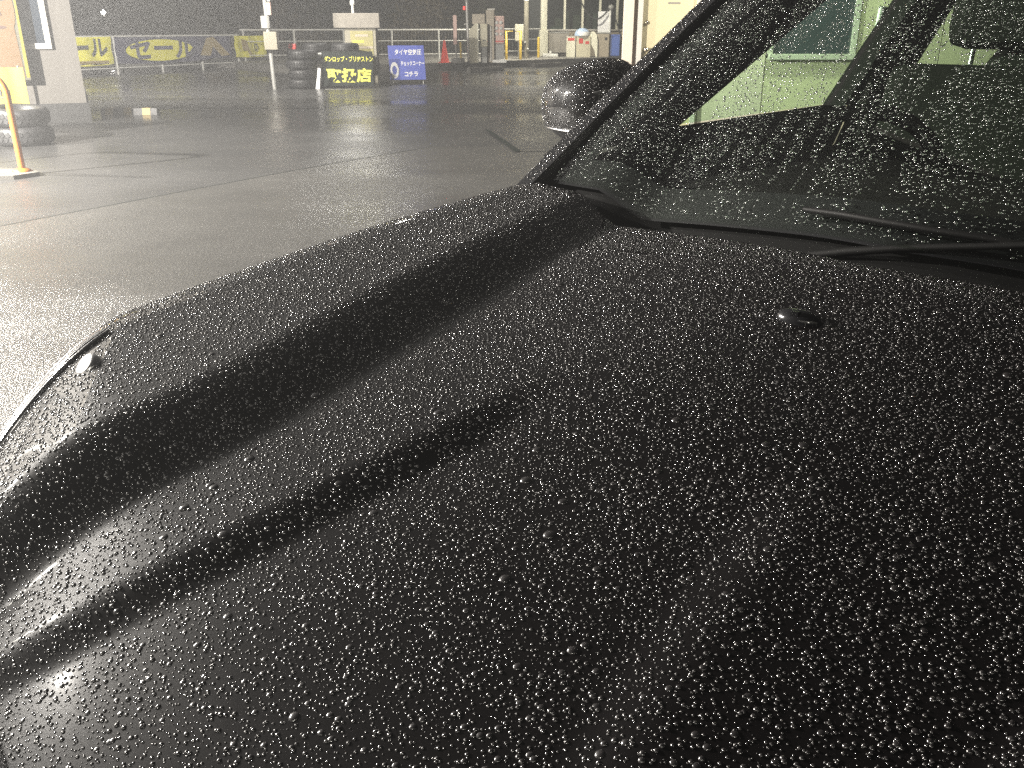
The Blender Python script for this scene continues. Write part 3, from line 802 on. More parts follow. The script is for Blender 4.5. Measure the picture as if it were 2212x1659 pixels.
flat('nose', sh_([(.0, 1.57), (.05, 1.57), (.10, 1.40), (.0, 1.385)]), -.0285, 'skin_shade', fc_)
flat('mouth', sh_(disc(.04, 1.255, .09, .022, 0)), -.0240, 'skin_shade', fc_)
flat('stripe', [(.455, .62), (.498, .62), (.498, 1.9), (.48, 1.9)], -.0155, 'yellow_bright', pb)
for x in (-.42, .40):
    m = MB(); m.tube([(x, .04, 0), (x, .04, 2.2)], .018, 8); m.build('post', 'steel', pb)
ys = thing('price_sheet', 'bright yellow vinyl sheet with scribbled black print over the tyres', 'sheet', (-6.17, 10.75, 0), R(6))
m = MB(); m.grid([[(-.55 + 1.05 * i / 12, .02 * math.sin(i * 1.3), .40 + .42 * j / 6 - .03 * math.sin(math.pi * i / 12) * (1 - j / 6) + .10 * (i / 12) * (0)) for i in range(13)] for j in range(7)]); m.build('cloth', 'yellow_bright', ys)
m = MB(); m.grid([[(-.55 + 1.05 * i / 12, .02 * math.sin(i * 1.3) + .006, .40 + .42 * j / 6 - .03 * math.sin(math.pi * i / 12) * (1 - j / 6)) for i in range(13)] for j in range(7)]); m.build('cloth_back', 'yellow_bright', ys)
lettering('大特価', .20, 'ink', ys, face_mw((.02, -.03, .56), 0, R(0)), bold=.002)
for x in (-.5, .44):
    m = MB(); m.tube([(x, .03, 0), (x, .03, .84)], .014, 8); m.build('post', 'steel', ys)
# tyres
def tyre(parent_loc, lying=True, r=.31, wd=.20, tilt=(0, 0, 0), name='tyre', label='', group=None):
    e = thing(name, label, 'tyre', parent_loc, 0, group)
    e.rotation_euler = tilt
    h = wd / 2
    m = MB(); m.lathe([(r * .60, -h * .8), (r * .78, -h), (r * .93, -h * .88), (r, -h * .55), (r, h * .55), (r * .93, h * .88), (r * .78, h), (r * .60, h * .8), (r * .62, 0), (r * .60, -h * .8)], (0, 0, 0), 36); m.build('casing', 'rubber', e)
    m = MB()
    for k in range(30):
        a = 2 * math.pi * k / 30
        for sgn in (-1, 1):
            m.box((0, 0, 0), (.001, .001, .001)) if False else m.box((math.cos(a + sgn * .05) * (r + .002), math.sin(a + sgn * .05) * (r + .002), sgn * h * .28), (.012, .040, h * .46), Matrix.Rotation(a + sgn * .05, 3, 'Z') @ Matrix.Rotation(sgn * .5, 3, 'X'))
    m.build('tread', 'rubber', e)
    return e
tyre((-5.62, 10.45, .105), label='lower tyre of the pair lying by the orange guard pipe', group='tyres by the tyre shop')
tyre((-5.66, 10.50, .315), tilt=(R(4), R(3), .4), label='upper tyre of the pair lying by the orange guard pipe', group='tyres by the tyre shop')
tyre((-6.25, 10.30, .105), label='tyre lying under the yellow vinyl sheet', group='tyres by the tyre shop')
yd = thing('round_sign', 'round yellow plastic disc standing below the yellow sheet', 'sign', (-6.12, 9.9, 0))
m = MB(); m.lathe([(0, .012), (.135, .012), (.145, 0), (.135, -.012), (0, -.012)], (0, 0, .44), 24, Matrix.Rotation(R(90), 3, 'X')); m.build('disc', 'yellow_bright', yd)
m = MB(); m.tube([(0, .02, 0), (0, .02, .42)], .012, 8); m.bbox((0, 0, .025), (.24, .18, .05), .01); m.build('stand', 'steel', yd)
# guard island and orange guard pipe
gi = MB(); gi.prism([(-9.5, 6.75), (-5.2, 7.62), (-4.42, 7.90), (-4.30, 8.12), (-4.45, 8.30), (-5.2, 8.45), (-9.5, 8.6)], 0.0, .035, 'z'); tag(fixn(gi.build('pavement_island', 'concrete_wet')), kind='structure')
gp = thing('guard_pipe', 'orange bent steel guard pipe standing on a low island', 'guard rail', (-4.47, 8.16, .035), R(168))
pts = [(0, 0, 0)]
for k in range(7):
    a = math.pi / 2 * k / 6; pts.append((.16 - .16 * math.cos(a), 0, .66 + .16 * math.sin(a)))
pts += [(.9, 0, .82)]
for k in range(7):
    a = math.pi / 2 * k / 6; pts.append((.9 + .16 * math.sin(a), 0, .66 + .16 * math.cos(a)))
pts += [(1.06, 0, 0)]
m = MB(); m.tube(pts, .029, 14); m.build('pipe', 'orange', gp)
for x in (0, 1.06):
    m = MB(); m.lathe([(.034, .03), (.06, .02), (.085, .004), (.085, -.001)], (x, 0, 0), 18); m.build('base_flange', 'orange', gp)

# striped wheel stop by the shop
sb = thing('wheel_stop', 'low black and yellow striped wheel stop by the tyre shop corner', 'wheel stop', (-5.90, 14.15, 0), R(4))
m = MB(); m.prism([(-.07, 0), (.07, 0), (.045, .10), (-.045, .10)], -.42, .42, 'x'); fixn(m.build('bar', 'rubber', sb))
for k, x in enumerate((-.30, -.02, .26)):
    m = MB(); m.prism([(-.073, .002), (.073, .002), (.048, .103), (-.048, .103)], x - .06, x + .06, 'x'); fixn(m.build('stripe', 'ochre', sb))

# ------------------------------------------------------------------ fences with sale banners
def fence(name, label, p0, p1, z0, n, top=1.02, rails=(.18, .62)):
    d = Vector((p1[0] - p0[0], p1[1] - p0[1])); a = math.atan2(d.y, d.x); L = d.length
    e = thing(name, label, 'fence', (p0[0], p0[1], z0), a)
    m0 = MB(); m0.tube([(0, 0, 0), (0, 0, top)], .034, 8); 
    first = None
    for k in range(n + 1):
        if first is None: first = m0.build('post', 'white_paint', e); o = first
        else:
            o = first.copy(); COL.objects.link(o); o.parent = e
        o.location = (L * k / n, 0, 0)
    for z in (top,) + rails:
        m = MB(); m.tube([(-.1, 0, z), (L + .1, 0, z)], .028 if z == top else .016, 8); m.build('rail', 'white_paint', e)
    # wire mesh infill as fine wires
    m = MB(); step = .12
    for k in range(int(L / step)):
        x = step * (k + .5); m.box((x, 0, top / 2 + .05), (.005, .005, top - .16))
    w_ = m.build('mesh_wires', 'galv', e); w_['kind'] = 'stuff'
    return e
FA0, FA1 = Vector((-13.4, 22.0)), Vector((-9.15, 31.3))
fence('tube_fence', 'white tube fence hung with yellow and navy sale banners', FA0, FA1, 0.0, 6)
fence('tube_fence', 'white tube fence behind the kiosk and the blue board', (-9.0, 31.6), (-1.0, 33.9), .20, 5, .98)
fence('tube_fence', 'dim tube fence between the pump island and the office', (-.8, 37.2), (3.2, 39.0), .20, 3, 1.0)
FD = (FA1 - FA0).normalized(); FN = Vector((FD.y, -FD.x)); FANG = math.atan2(FD.y, FD.x)
def banner(label, t0, t1, z0, z1, mt, sag=.04, drop=0.0):
    L = (FA1 - FA0).length; a = FA0 + FD * t0 + FN * .08
    e = thing('sale_banner', label, 'banner', (a.x, a.y, 0), FANG, 'sale banners on the fence')
    wd = t1 - t0; nx, nz = 24, 10
    P = [[(wd * i / nx, -.035 * math.sin(7 * i / nx * math.pi * .7 + z0 * 3) * (1 - j / nz * .6) - .02 * math.sin(j * .9), z0 + (z1 - z0) * j / nz - sag * math.sin(math.pi * i / nx) * (.3 + .7 * (1 - j / nz)) - drop * (i / nx) * (1 - j / nz)) for j in range(nz + 1)] for i in range(nx + 1)]
    m = MB(); m.grid(P); m.grid([[(x, y + .004, z) for x, y, z in r] for r in P]); m.build('cloth', mt, e)
    return e
def on_banner(e, name, poly, mt, y=-.085):
    return flat(name, poly, y, mt, e)
b1 = banner('yellow sale banner nearest the tyre shop wall, lettering cut off', 3.30, 4.95, .30, 1.02, 'yellow')
lettering('ール', .52, 'ink', b1, face_mw((.80, -.115, .72)), xs=1.15, bold=.014)
on_banner(b1, 'strip', [(.25, .33), (1.40, .33), (1.40, .40), (.25, .40)], 'ochre')
b2 = banner('wide navy sale banner with a yellow oval and big letters', 5.05, 8.75, .30, 1.00, 'navy')
on_banner(b2, 'oval', [(.30 + 1.35 + 1.35 * math.cos(a) * (1 if math.cos(a) < 0 else .98), .63 + .30 * math.sin(a)) for a in np.linspace(0, 2 * math.pi, 30)[:-1]], 'yellow')
lettering('セール', .68, 'navy', b2, face_mw((1.72, -.115, .64)), xs=1.28, bold=.020)
b3 = banner('brown and ochre draped banner between the navy and the yellow one', 8.20, 9.85, .36, 1.00, 'navy', .02)
on_banner(b3, 'figure', [(.10, .45), (.45, .95), (.75, .98), (1.45, .42), (1.05, .40), (.70, .70), (.55, .42)], 'ochre', -.085)
b4 = banner('short yellow banner printed with a dark D beside the box pole', 10.0, 11.6, .34, 1.00, 'yellow', .02)
lettering('D', .30, 'ink', b4, face_mw((.95, -.115, .62)), bold=.010)
on_banner(b4, 'figure', [(.25, .90), (.52, .86), (.60, .62), (.75, .42), (.62, .40), (.50, .55), (.30, .55)], 'ochre')

# ------------------------------------------------------------------ box pole, tyre rack, kiosk and boards
bx = thing('box_pole', 'thin steel pole with a pale control box halfway up', 'pole', (-5.18, 20.2, 0))
m = MB(); m.tube([(0, 0, 0), (-.02, 0, 1.0), (-.06, 0, 2.9)], .048, 10); m.build('pole', 'galv', bx)
m = MB(); m.bbox((.04, -.09, .99), (.28, .14, .36), .012); m.build('box', 'kiosk_beige', bx)
for k in range(6):
    m = MB(); m.grid([[(-.06 + .16 * math.sin(a + k), -.06 - .03 * math.cos(3 * a), 1.24 + .26 * k + .24 * v) for a in (-.6, -.2, .2, .6)] for v in (0, .5, 1)]); m.build('flag_strip', ('pink' if k % 2 else 'galv'), bx)

rk = thing('tyre_rack', 'steel tyre rack behind the black and yellow board', 'rack', (-4.10, 21.35, 0), R(6))
m = MB()
for x in (-.62, .62):
    for y in (-.22, .22): m.box((x, y, .37), (.035, .035, .74))
m.build('frame', 'galv', rk)
m = MB(); m.bbox((0, 0, .71), (1.32, .5, .03), .006); m.build('shelf', 'white_paint', rk)
for k, (x, z, lb) in enumerate([(-.36, .83, 'tyre lying on the rack shelf over the tyre stack'), (.30, .83, 'tyre lying on the rack shelf beside the kiosk')]):
    tyre((-4.10 + x * .99, 21.35 + x * .1, z), label=lb, group='tyres on the rack')
for k, (x, y, z, lb) in enumerate([(-4.62, 20.55, .10, 'bottom tyre of the tall stack beside the box pole'), (-4.60, 20.57, .30, 'second tyre up in the tall stack beside the box pole'), (-4.63, 20.54, .50, 'third tyre up in the tall stack beside the box pole'), (-4.60, 20.56, .70, 'topmost tyre of the tall stack beside the box pole')]):
    tyre((x, y, z), r=.33, label=lb, group='stacked tyres')
tyre((-4.28, 20.75, .33), r=.32, tilt=(R(82), 0, R(25)), label='tyre standing on edge behind the black and yellow board', group='tyres on the rack')
pc = thing('petrol_can', 'small red can on the tyre stack', 'can', (-4.88, 20.9, .0))
m = MB(); m.bbox((0, 0, .40), (.16, .12, .8), .02); m.build('stand', 'cab_grey', pc); m = MB(); m.bbox((0, 0, .86), (.17, .12, .12), .03); m.build('can', 'red', pc)

db = thing('tyre_sale_board', 'black board with yellow lettering leaning on the tyre rack', 'sign board', (-3.65, 20.65, 0), R(5))
tl_ = R(14); rotb = Matrix.Rotation(-tl_, 3, 'X')
def lean(x, zz, y=0): return (x, zz * math.sin(tl_) + y, .05 + zz * math.cos(tl_))
m = MB(); m.bbox(lean(0, .36), (1.12, .028, .74), .006, rotb); m.build('panel', 'sign_dark', db)
lettering('ダンロップ・ブリヂストン', .125, 'sign_yellow', db, face_mw(lean(.03, .56, -.018), 0, tl_), xs=.72, bold=.003)
lettering('取扱店', .30, 'sign_yellow', db, face_mw(lean(.03, .20, -.018), 0, tl_), xs=1.10, bold=.012)
lettering('ブリヂ', .01, 'sign_yellow', db, face_mw(lean(.03, .02, .016), 0, tl_)) if False else None
for x in (-.5, .5):
    m = MB(); m.tube([(x, .19, .72), (x, .42, .0)], .014, 6); m.build('prop', 'galv', db)
wf = thing('white_flap', 'narrow white panel standing between the tyres and the black board', 'panel', (-4.27, 20.35, 0), R(-12))
m = MB(); m.prism([(-.05, 0), (.04, 0), (.10, .42), (.04, .44)], -.01, .01, 'y'); fixn(m.build('panel', 'sign_white', wf))

bb = thing('tyre_check_board', 'blue leaning board with white lettering and a tyre drawing', 'sign board', (-2.48, 22.2, 0), R(14))
tl_ = R(17); rotb = Matrix.Rotation(-tl_, 3, 'X')
m = MB(); m.bbox(lean(0, .44), (.86, .03, .80), .006, rotb); m.build('panel', 'sign_blue', bb)
lettering('タイヤ空気圧', .135, 'sign_white', bb, face_mw(lean(.04, .68, -.019), 0, tl_), xs=.80, bold=.003)
lettering('チェックコーナー', .115, 'sign_white', bb, face_mw(lean(.13, .42, -.019), 0, tl_), xs=.62, bold=.003)
lettering('コチラ', .135, 'sign_white', bb, face_mw(lean(.08, .17, -.019), 0, tl_), xs=.85, bold=.003)
def ring(cx_, cz_, rx, rz, th):
    m = MB(); n = 26; vs = []
    for k in range(n):
        a = 2 * math.pi * k / n
        for s_ in (1, th): 
            p_ = lean(cx_ + rx * s_ * math.cos(a), cz_ + rz * s_ * math.sin(a), -.021); vs.append(p_)
    m.add(vs, [(2 * k, 2 * ((k + 1) % n), 2 * ((k + 1) % n) + 1, 2 * k + 1) for k in range(n)]); return m
ring(-.31, .27, .10, .19, .55).build('tyre_drawing', 'sign_white', bb)
for x in (-.36, .36):
    m = MB(); m.tube([(x, .26, .78), (x, .52, 0)], .014, 6); m.build('prop', 'galv', bb)
    m = MB(); m.tube([(x, .0, .06), (x, -.02, 0)], .012, 6); m.build('foot', 'galv', bb)

kk = thing('service_kiosk', 'small concrete service kiosk with a heavy slab top and mast', 'kiosk', (-3.55, 22.3, 0), R(3))
m = MB(); m.bbox((0, 0, .62), (.72, .60, 1.24), .012); m.build('body', 'kiosk_beige', kk)
m = MB(); m.bbox((-.06, 0, 1.40), (1.06, .86, .32), .02); m.build('slab', 'kiosk_slab', kk)
m = MB(); m.box((.03, -.308, .82), (.52, .012, .72)); po = m.build('poster', 'poster_yellow', kk)
for k in range(5):
    m = MB(); m.box((.03 + .08 * ((k * 7) % 3 - 1), -.318, .56 + .13 * k), (.26 + .04 * (k % 3), .006, .05)); m.build('print_line', ('sign_yellow' if k % 2 else 'cab_brown'), po)
m = MB(); m.tube([(-.17, 0, 1.54), (-.17, 0, 3.25)], .033, 10); m.build('mast', 'white_paint', kk)
m = MB(); m.lathe([(0, .06), (.05, .05), (.06, 0), (.05, -.05), (0, -.06)], (-.17, -.02, 1.78), 12); m.build('clamp', 'white_paint', kk)
m = MB(); m.bbox((-.17, -.25, 3.28), (.34, .50, .10), .02); m.build('lamp_head', 'galv', kk)
m = MB(); m.box((-.17, -.27, 3.226), (.28, .40, .008)); m.build('lamp_lens', 'lamp_glass', kk)
area_lamp('kiosk_lamp_light', KIOSK_L, (KIOSK_L.x + .1, KIOSK_L.y - 2.2, 0), P_KIOSK, .35, (1.0, .97, .90))

# ------------------------------------------------------------------ pump island things (platform top at z = .2)
Z0 = .2
def cone_at(x, y, z):
    e = thing('traffic_cone', 'red traffic cone standing on the kerb by the white fence', 'cone', (x, y, z))
    m = MB(); m.lathe([(.15, .03), (.135, .05), (.03, .66), (.022, .68), (0, .685)], (0, 0, 0), 22); m.build('cone', 'cone_red', e)
    m = MB(); m.bbox((0, 0, .016), (.38, .38, .032), .01); m.build('base', 'cone_red', e)
cone_at(-2.14, 29.75, Z0)
e = thing('marker_post', 'pinkish marker post with a yellow pipe on a concrete block', 'post', (-1.72, 29.75, Z0))
m = MB(); m.bbox((0, 0, .075), (.42, .32, .15), .015); m.build('block', 'concrete', e)
m = MB(); m.tube([(-.05, 0, .15), (-.06, 0, .55)], .025, 8); m.build('stem', 'cab_grey', e)
m = MB(); m.bbox((-.07, 0, .98), (.12, .04, .86), .015); m.build('plate', 'pink', e)
m = MB(); m.tube([(.10, .02, .15), (.09, .02, .62)], .032, 8); m.build('pipe', 'yellow_rail', e)
e = thing('signal_pole', 'thin grey pole with a small red signal lamp', 'pole', (-1.42, 30.1, Z0))
m = MB(); m.tube([(.03, 0, 0), (0, 0, 1.3), (-.03, 0, 3.6)], .045, 10); m.build('pole', 'galv', e)
m = MB(); m.lathe([(0, .05), (.06, .05), (.06, -.05), (0, -.05)], (-.01, 0, 1.86), 14); m.build('collar', 'galv', e)
m = MB(); m.bbox((-.09, -.05, 1.62), (.07, .07, .11), .015); m.build('signal_lamp', 'red_lamp', e)
m = MB(); m.lathe([(0, .03), (.03, 0), (0, -.03)], (-.07, -.06, 1.15), 10); m.build('knob', 'white_paint', e)
e = thing('control_cabinet', 'beige slanted control cabinet beside the signal pole', 'cabinet', (-1.20, 29.95, Z0))
m = MB(); m.prism([(-.14, 0), (.13, 0), (.13, 1.18), (.05, 1.18), (-.16, .96)], -.14, .14, 'y'); fixn(m.build('body', 'cab_beige', e))
m = MB(); m.box((.118, -.15, .58), (.05, .02, 1.14)); m.build('edge_strip', 'office_white', e)
m = MB(); m.bbox((.14, .16, 1.30), (.40, .05, .30), .01); m.build('top_panel', 'cab_brown', e)
e = thing('meter_box', 'cream meter box on a grey pedestal among the cabinets', 'meter', (-.90, 30.1, Z0))
m = MB(); m.bbox((0, 0, .24), (.20, .2, .48), .01); m.build('pedestal', 'cab_grey', e)
m = MB(); m.bbox((-.01, -.02, .82), (.26, .24, .68), .015); m.build('box', 'cab_beige', e)
m = MB(); m.box((.02, -.144, .68), (.10, .006, .03)); m.build('slot', 'ink', e)
e = thing('brown_pillar', 'tall brownish square pillar with a white cap', 'pillar', (-.70, 30.35, Z0))
m = MB(); m.bbox((0, 0, .78), (.26, .26, 1.56), .015); m.build('shaft', 'cab_brown', e)
m = MB(); m.bbox((.03, -.02, 1.585), (.24, .26, .05), .012); m.build('cap', 'frame_white', e)
m = MB(); m.tube([(.02, -.15, .05), (.02, -.15, 1.1)], .03, 8); m.build('pipe', 'frame_white', e)
e = thing('refill_panel', 'panel with rows of pale round holders over a grey base', 'machine', (-.42, 30.5, Z0))
m = MB(); m.bbox((0, 0, .28), (.32, .3, .56), .01); m.build('base', 'cab_grey', e)
m = MB(); m.bbox((0, 0, .98), (.34, .28, .82), .03); m.build('panel', 'pink', e)
for r_ in range(3):
    for c_ in range(2):
        m = MB(); m.lathe([(0, .06), (.045, .05), (.06, 0), (.055, -.02)], (-.07 + .14 * c_, -.14, 1.20 - .17 * r_), 12, Matrix.Rotation(R(90), 3, 'X')); m.build('holder', 'white_paint', e)
m = MB(); m.box((0, -.146, .64), (.30, .008, .04)); m.build('red_strip', 'red', e)
e = thing('white_kerb_block', 'low white rounded block at the foot of the refill panel', 'block', (-.40, 30.0, Z0))
m = MB(); m.bbox((0, 0, .05), (.46, .22, .10), .035); m.build('block', 'white_paint', e)
e = thing('yellow_rail', 'yellow pipe rail between the refill panel and the cream box', 'guard rail', (-.20, 33.2, Z0))
m = MB(); m.tube([(0, 0, 0), (0, 0, .93), (.5, 0, .93), (.5, 0, 0)], .05, 10); m.build('pipe', 'yellow_rail', e)
e = thing('post_box', 'cream switch box on a grey post beside the tall pole', 'switch box', (.28, 34.0, Z0))
m = MB(); m.tube([(0, 0, 0), (0, 0, .66)], .075, 12); m.build('post', 'galv', e)
m = MB(); m.bbox((-.02, -.04, .88), (.31, .2, .56), .02); m.build('box', 'office_white', e)
e = thing('lamp_pole', 'tall pale lamp pole standing on the pump island', 'lamp pole', (.52, 34.4, Z0))
m = MB(); m.tube([(0, 0, 0), (0, 0, 5.2)], [.095, .085], 14); m.build('pole', 'kiosk_beige', e)
m = MB(); m.lathe([(.0, .05), (.09, .03), (.10, 0), (.10, -.03)], (0, 0, 1.98), 16); m.build('collar', 'white_paint', e)
for z in (.55, .32):
    m = MB(); m.lathe([(0, .05), (.05, 0), (0, -.05)], (-.05 + .1 * (z < .5), -.10, z), 10); m.build('bracket', 'white_paint', e)
m = MB(); m.tube([(0, 0, 5.1), (0, -.9, 5.25), (0, -1.7, 5.2)], .035, 8); m.build('arm', 'galv', e)
m = MB(); m.bbox((0, -1.8, 5.16), (.4, .6, .12), .03); m.build('lamp_head', 'galv', e)
m = MB(); m.box((0, -1.8, 5.095), (.34, .5, .008)); m.build('lamp_lens', 'lamp_glass', e)
area_lamp('lamp_pole_light', PUMP_L, (.9, 34.2, 0), P_PUMP, .5, (1.0, .94, .78))
e = thing('bollard', 'yellow bollard in front of the office column', 'bollard', (1.0, 35.5, Z0))
m = MB(); m.lathe([(.05, 0), (.05, .66), (.045, .70), (.03, .72), (0, .725)], (0, 0, 0), 16); m.build('tube', 'yellow_rail', e)
for lb, x, y, L in (('concrete wheel stop beside the blue board', -.80, 28.6, 1.5), ('concrete wheel stop below the lamp pole', 1.22, 31.9, 1.5), ('concrete wheel stop below the office windows', 3.1, 33.9, 1.3)):
    e = thing('wheel_stop', lb, 'wheel stop', (x, y, 0), R(48))
    m = MB(); m.prism([(-.09, 0), (.09, 0), (.06, .13), (-.06, .13)], -L / 2, L / 2, 'x'); fixn(m.build('bar', 'concrete_wet', e))

# ------------------------------------------------------------------ glazed office
of = thing('glazed_office', 'cream station office with tall glazed front and dark interior', 'building', (1.35, 37.4, Z0), R(8))
m = MB(); m.box((2.6, 3.0, 1.75), (5.6, .1, 3.5)); m.build('back_wall', 'office_dark', of)
m = MB(); m.box((-.10, .06, 1.75), (.24, .24, 3.5)); m.build('column', 'office_white', of)
m = MB(); m.bbox((-.12, -.04, .48), (.34, .30, .96), .02); m.build('column_base', 'office_white', of)
m = MB(); m.box((2.6, .06, .47), (5.2, .10, .94)); m.build('sill_wall', 'cab_brown', of)
m = MB(); m.box((2.6, .03, .965), (5.2, .18, .05)); m.build('sill', 'frame_white', of)
m = MB(); m.box((2.6, 1.5, 3.56), (5.9, 3.5, .14)); m.build('roof', 'frame_white', of)
m = MB(); m.box((2.6, .06, 3.25), (5.2, .2, .5)); m.build('fascia', 'office_white', of)
m = MB(); m.box((5.25, 1.5, 1.75), (.1, 3.1, 3.5)); m.build('side_wall', 'office_dark', of)
xs_ = [.02, .74, 1.46, 2.16, 2.86, 3.6, 4.4, 5.2]
for k in range(1, len(xs_) - 1):
    m = MB(); m.box((xs_[k], .05, 1.98), (.08, .10, 2.0)); m.build('mullion', 'office_white', of)
for k in range(len(xs_) - 1):
    m = MB(); m.box(((xs_[k] + xs_[k + 1]) / 2, .07, 1.98), (xs_[k + 1] - xs_[k] - .09, .012, 1.98)); m.build('pane', 'shop_glass', of)
inn = thing('office_counter', 'shelves and machines dimly seen inside the office windows', 'counter', (1.75, 38.6, Z0), R(8))
m = MB(); m.bbox((.9, 0, .55), (2.2, .5, 1.1), .02); m.build('counter', 'cab_grey', inn)
for k, (x, wd, h) in enumerate([(.1, .28, .32), (.55, .2, .55), (.85, .3, .42), (1.5, .4, .5)]):
    m = MB(); m.bbox((x, -.05, 1.1 + h / 2), (wd, .3, h), .02); m.build('machine', 'cab_grey' if k % 2 else 'kiosk_slab', inn)
# things in front of the office
def simple(name, label, cat, loc, parts, rz=0.0):
    e = thing(name, label, cat, loc, rz)
    for pn, mt, c_, d_, bv in parts:
        m = MB(); m.bbox(c_, d_, bv); m.build(pn, mt, e)
    return e
simple('brown_cabinet', 'brown-grey cabinet under the office window by the cream column', 'cabinet', (1.85, 36.9, Z0), [('body', 'kiosk_slab', (0, 0, .50), (.74, .4, .72), .02), ('leg', 'cab_grey', (-.30, 0, .07), (.06, .3, .14), .01), ('leg', 'cab_grey', (.30, 0, .07), (.06, .3, .14), .01), ('top', 'cab_grey', (0, 0, .88), (.78, .44, .04), .01)])
simple('white_skirting_block', 'low white base block at the foot of the office column', 'block', (1.48, 36.2, Z0), [('block', 'white_paint', (0, 0, .06), (.60, .3, .12), .03), ('stub', 'white_paint', (.0, 0, .17), (.08, .1, .10), .02)])
simple('waste_bin', 'white waste bin with a red label', 'bin', (2.24, 35.9, Z0), [('body', 'office_white', (0, 0, .36), (.33, .34, .72), .02), ('label_plate', 'red', (0, -.173, .64), (.26, .008, .10), .002), ('lid', 'frame_white', (0, 0, .735), (.35, .36, .03), .01)])
simple('oil_box', 'beige bin with brown-red marks beside the white bin', 'bin', (2.72, 36.0, Z0), [('body', 'cab_beige', (0, 0, .38), (.55, .4, .76), .02), ('mark', 'red', (-.10, -.203, .58), (.16, .008, .18), .002), ('mark', 'red', (.14, -.203, .52), (.14, .008, .10), .002)])
e = thing('towel_pile', 'heap of pale blue and white towels on the beige bin', 'towels', (2.68, 36.0, Z0 + .76))
m = MB(); m.lathe([(.30, 0), (.29, .10), (.20, .22), (.08, .27), (0, .275)], (0, 0, 0), 18); m.build('heap', 'pale_blue', e)
m = MB(); m.lathe([(.295, .0), (.30, .07), (.27, .14)], (.02, -.01, .004), 18); m.build('fold', 'white_paint', e)
e = thing('upright_board', 'cream rounded board standing upright between the bins', 'board', (3.12, 35.85, Z0), R(-10))
m = MB(); m.prism([(.14, 0), (.14, .55), (.10, .80), (0, .92), (-.12, .90), (-.17, .74), (-.12, .50), (.02, .25), (.08, 0)], -.02, .02, 'y'); fixn(m.build('board', 'office_white', e))
simple('wash_machine', 'grey self-service machine with dark dial between board and blue box', 'machine', (3.48, 36.1, Z0), [('body', 'cab_brown', (0, 0, .42), (.46, .4, .84), .03), ('dial', 'ink', (.1, -.205, .66), (.10, .01, .10), .003), ('top', 'cab_grey', (0, 0, .86), (.48, .42, .05), .015)])
e = thing('white_leaning_board', 'tall white board with a blue edge beside the hose', 'board', (3.52, 36.5, Z0), R(-20))
m = MB(); m.bbox((0, 0, 1.15), (.44, .03, .95), .005); m.build('panel', 'sign_white', e)
m = MB(); m.box((.225, 0, 1.08), (.03, .036, 1.0)); m.build('edge', 'blue_plastic', e)
m = MB(); m.tube([(0, .03, 0), (0, .03, 1.0)], .02, 8); m.build('post', 'galv', e)
simple('blue_box', 'blue plastic box standing below the hose', 'box', (3.95, 36.2, Z0), [('body', 'blue_plastic', (0, 0, .40), (.36, .34, .72), .03), ('lid', 'blue_plastic', (0, 0, .78), (.38, .36, .05), .015), ('foot', 'ink', (0, 0, .02), (.30, .28, .04), .008)])
e = thing('hose_stand', 'white stand carrying a slack black hose before the office windows', 'hose stand', (3.75, 36.35, Z0))
m = MB(); m.tube([(0, 0, 0), (0, 0, 1.75)], .05, 10); m.build('post', 'white_paint', e)
m = MB(); m.lathe([(0, .12), (.10, .08), (.12, 0), (.08, -.08), (0, -.1)], (.03, 0, 1.75), 14); m.build('reel', 'cab_grey', e)
hp = []
for k in range(25):
    t = k / 24; hp.append((-1.35 + 1.35 * t, -.05, 2.45 - 2.2 * t + 1.55 * t * t - .35 * math.sin(math.pi * t)))
m = MB(); m.tube(hp, .028, 8); m.build('hose', 'rubber', e)
hp = [(.05 + .40 * math.sin(math.pi * .5 * t) + .16 * t * t, -.12, 1.72 - 1.65 * t) for t in np.linspace(0, 1, 18)]
m = MB(); m.tube(hp, .024, 8); m.build('hose', 'rubber', e)
pb2 = thing('notice_stand', 'pink and lime striped notice panel leaning by the cream building', 'notice', (4.62, 35.9, Z0), R(-4))
m = MB(); m.bbox((0, 0, .62), (.72, .03, 1.10), .006); m.build('panel', 'cab_beige', pb2)
for z, h, mt in ((1.04, .24, 'pink'), (.80, .14, 'lime'), (.58, .14, 'lime'), (.34, .18, 'pink')):
    m = MB(); m.box((0, -.018, z), (.66, .006, h)); m.build('stripe', mt, pb2)
for z in (.90, .68, .46, .2):
    m = MB()
    for k in range(6): m.box((-.28 + .11 * k, -.023, z), (.06, .006, .035))
    m.build('print_line', 'ink', pb2)

# ------------------------------------------------------------------ cream building with the door
sh = thing('cream_building', 'cream panelled wall with a steel door and windows beyond the car', 'building', (0, 12.1, 0))
m = MB(); m.box((8.4, .20, 2.0), (13.9, .20, 4.0)); m.build('wall', 'wall_cream', sh)
m = MB(); m.box((9.6, 2.7, 1.99), (11.4, 4.79, 3.98)); m.build('hall', 'wall_cream', sh)
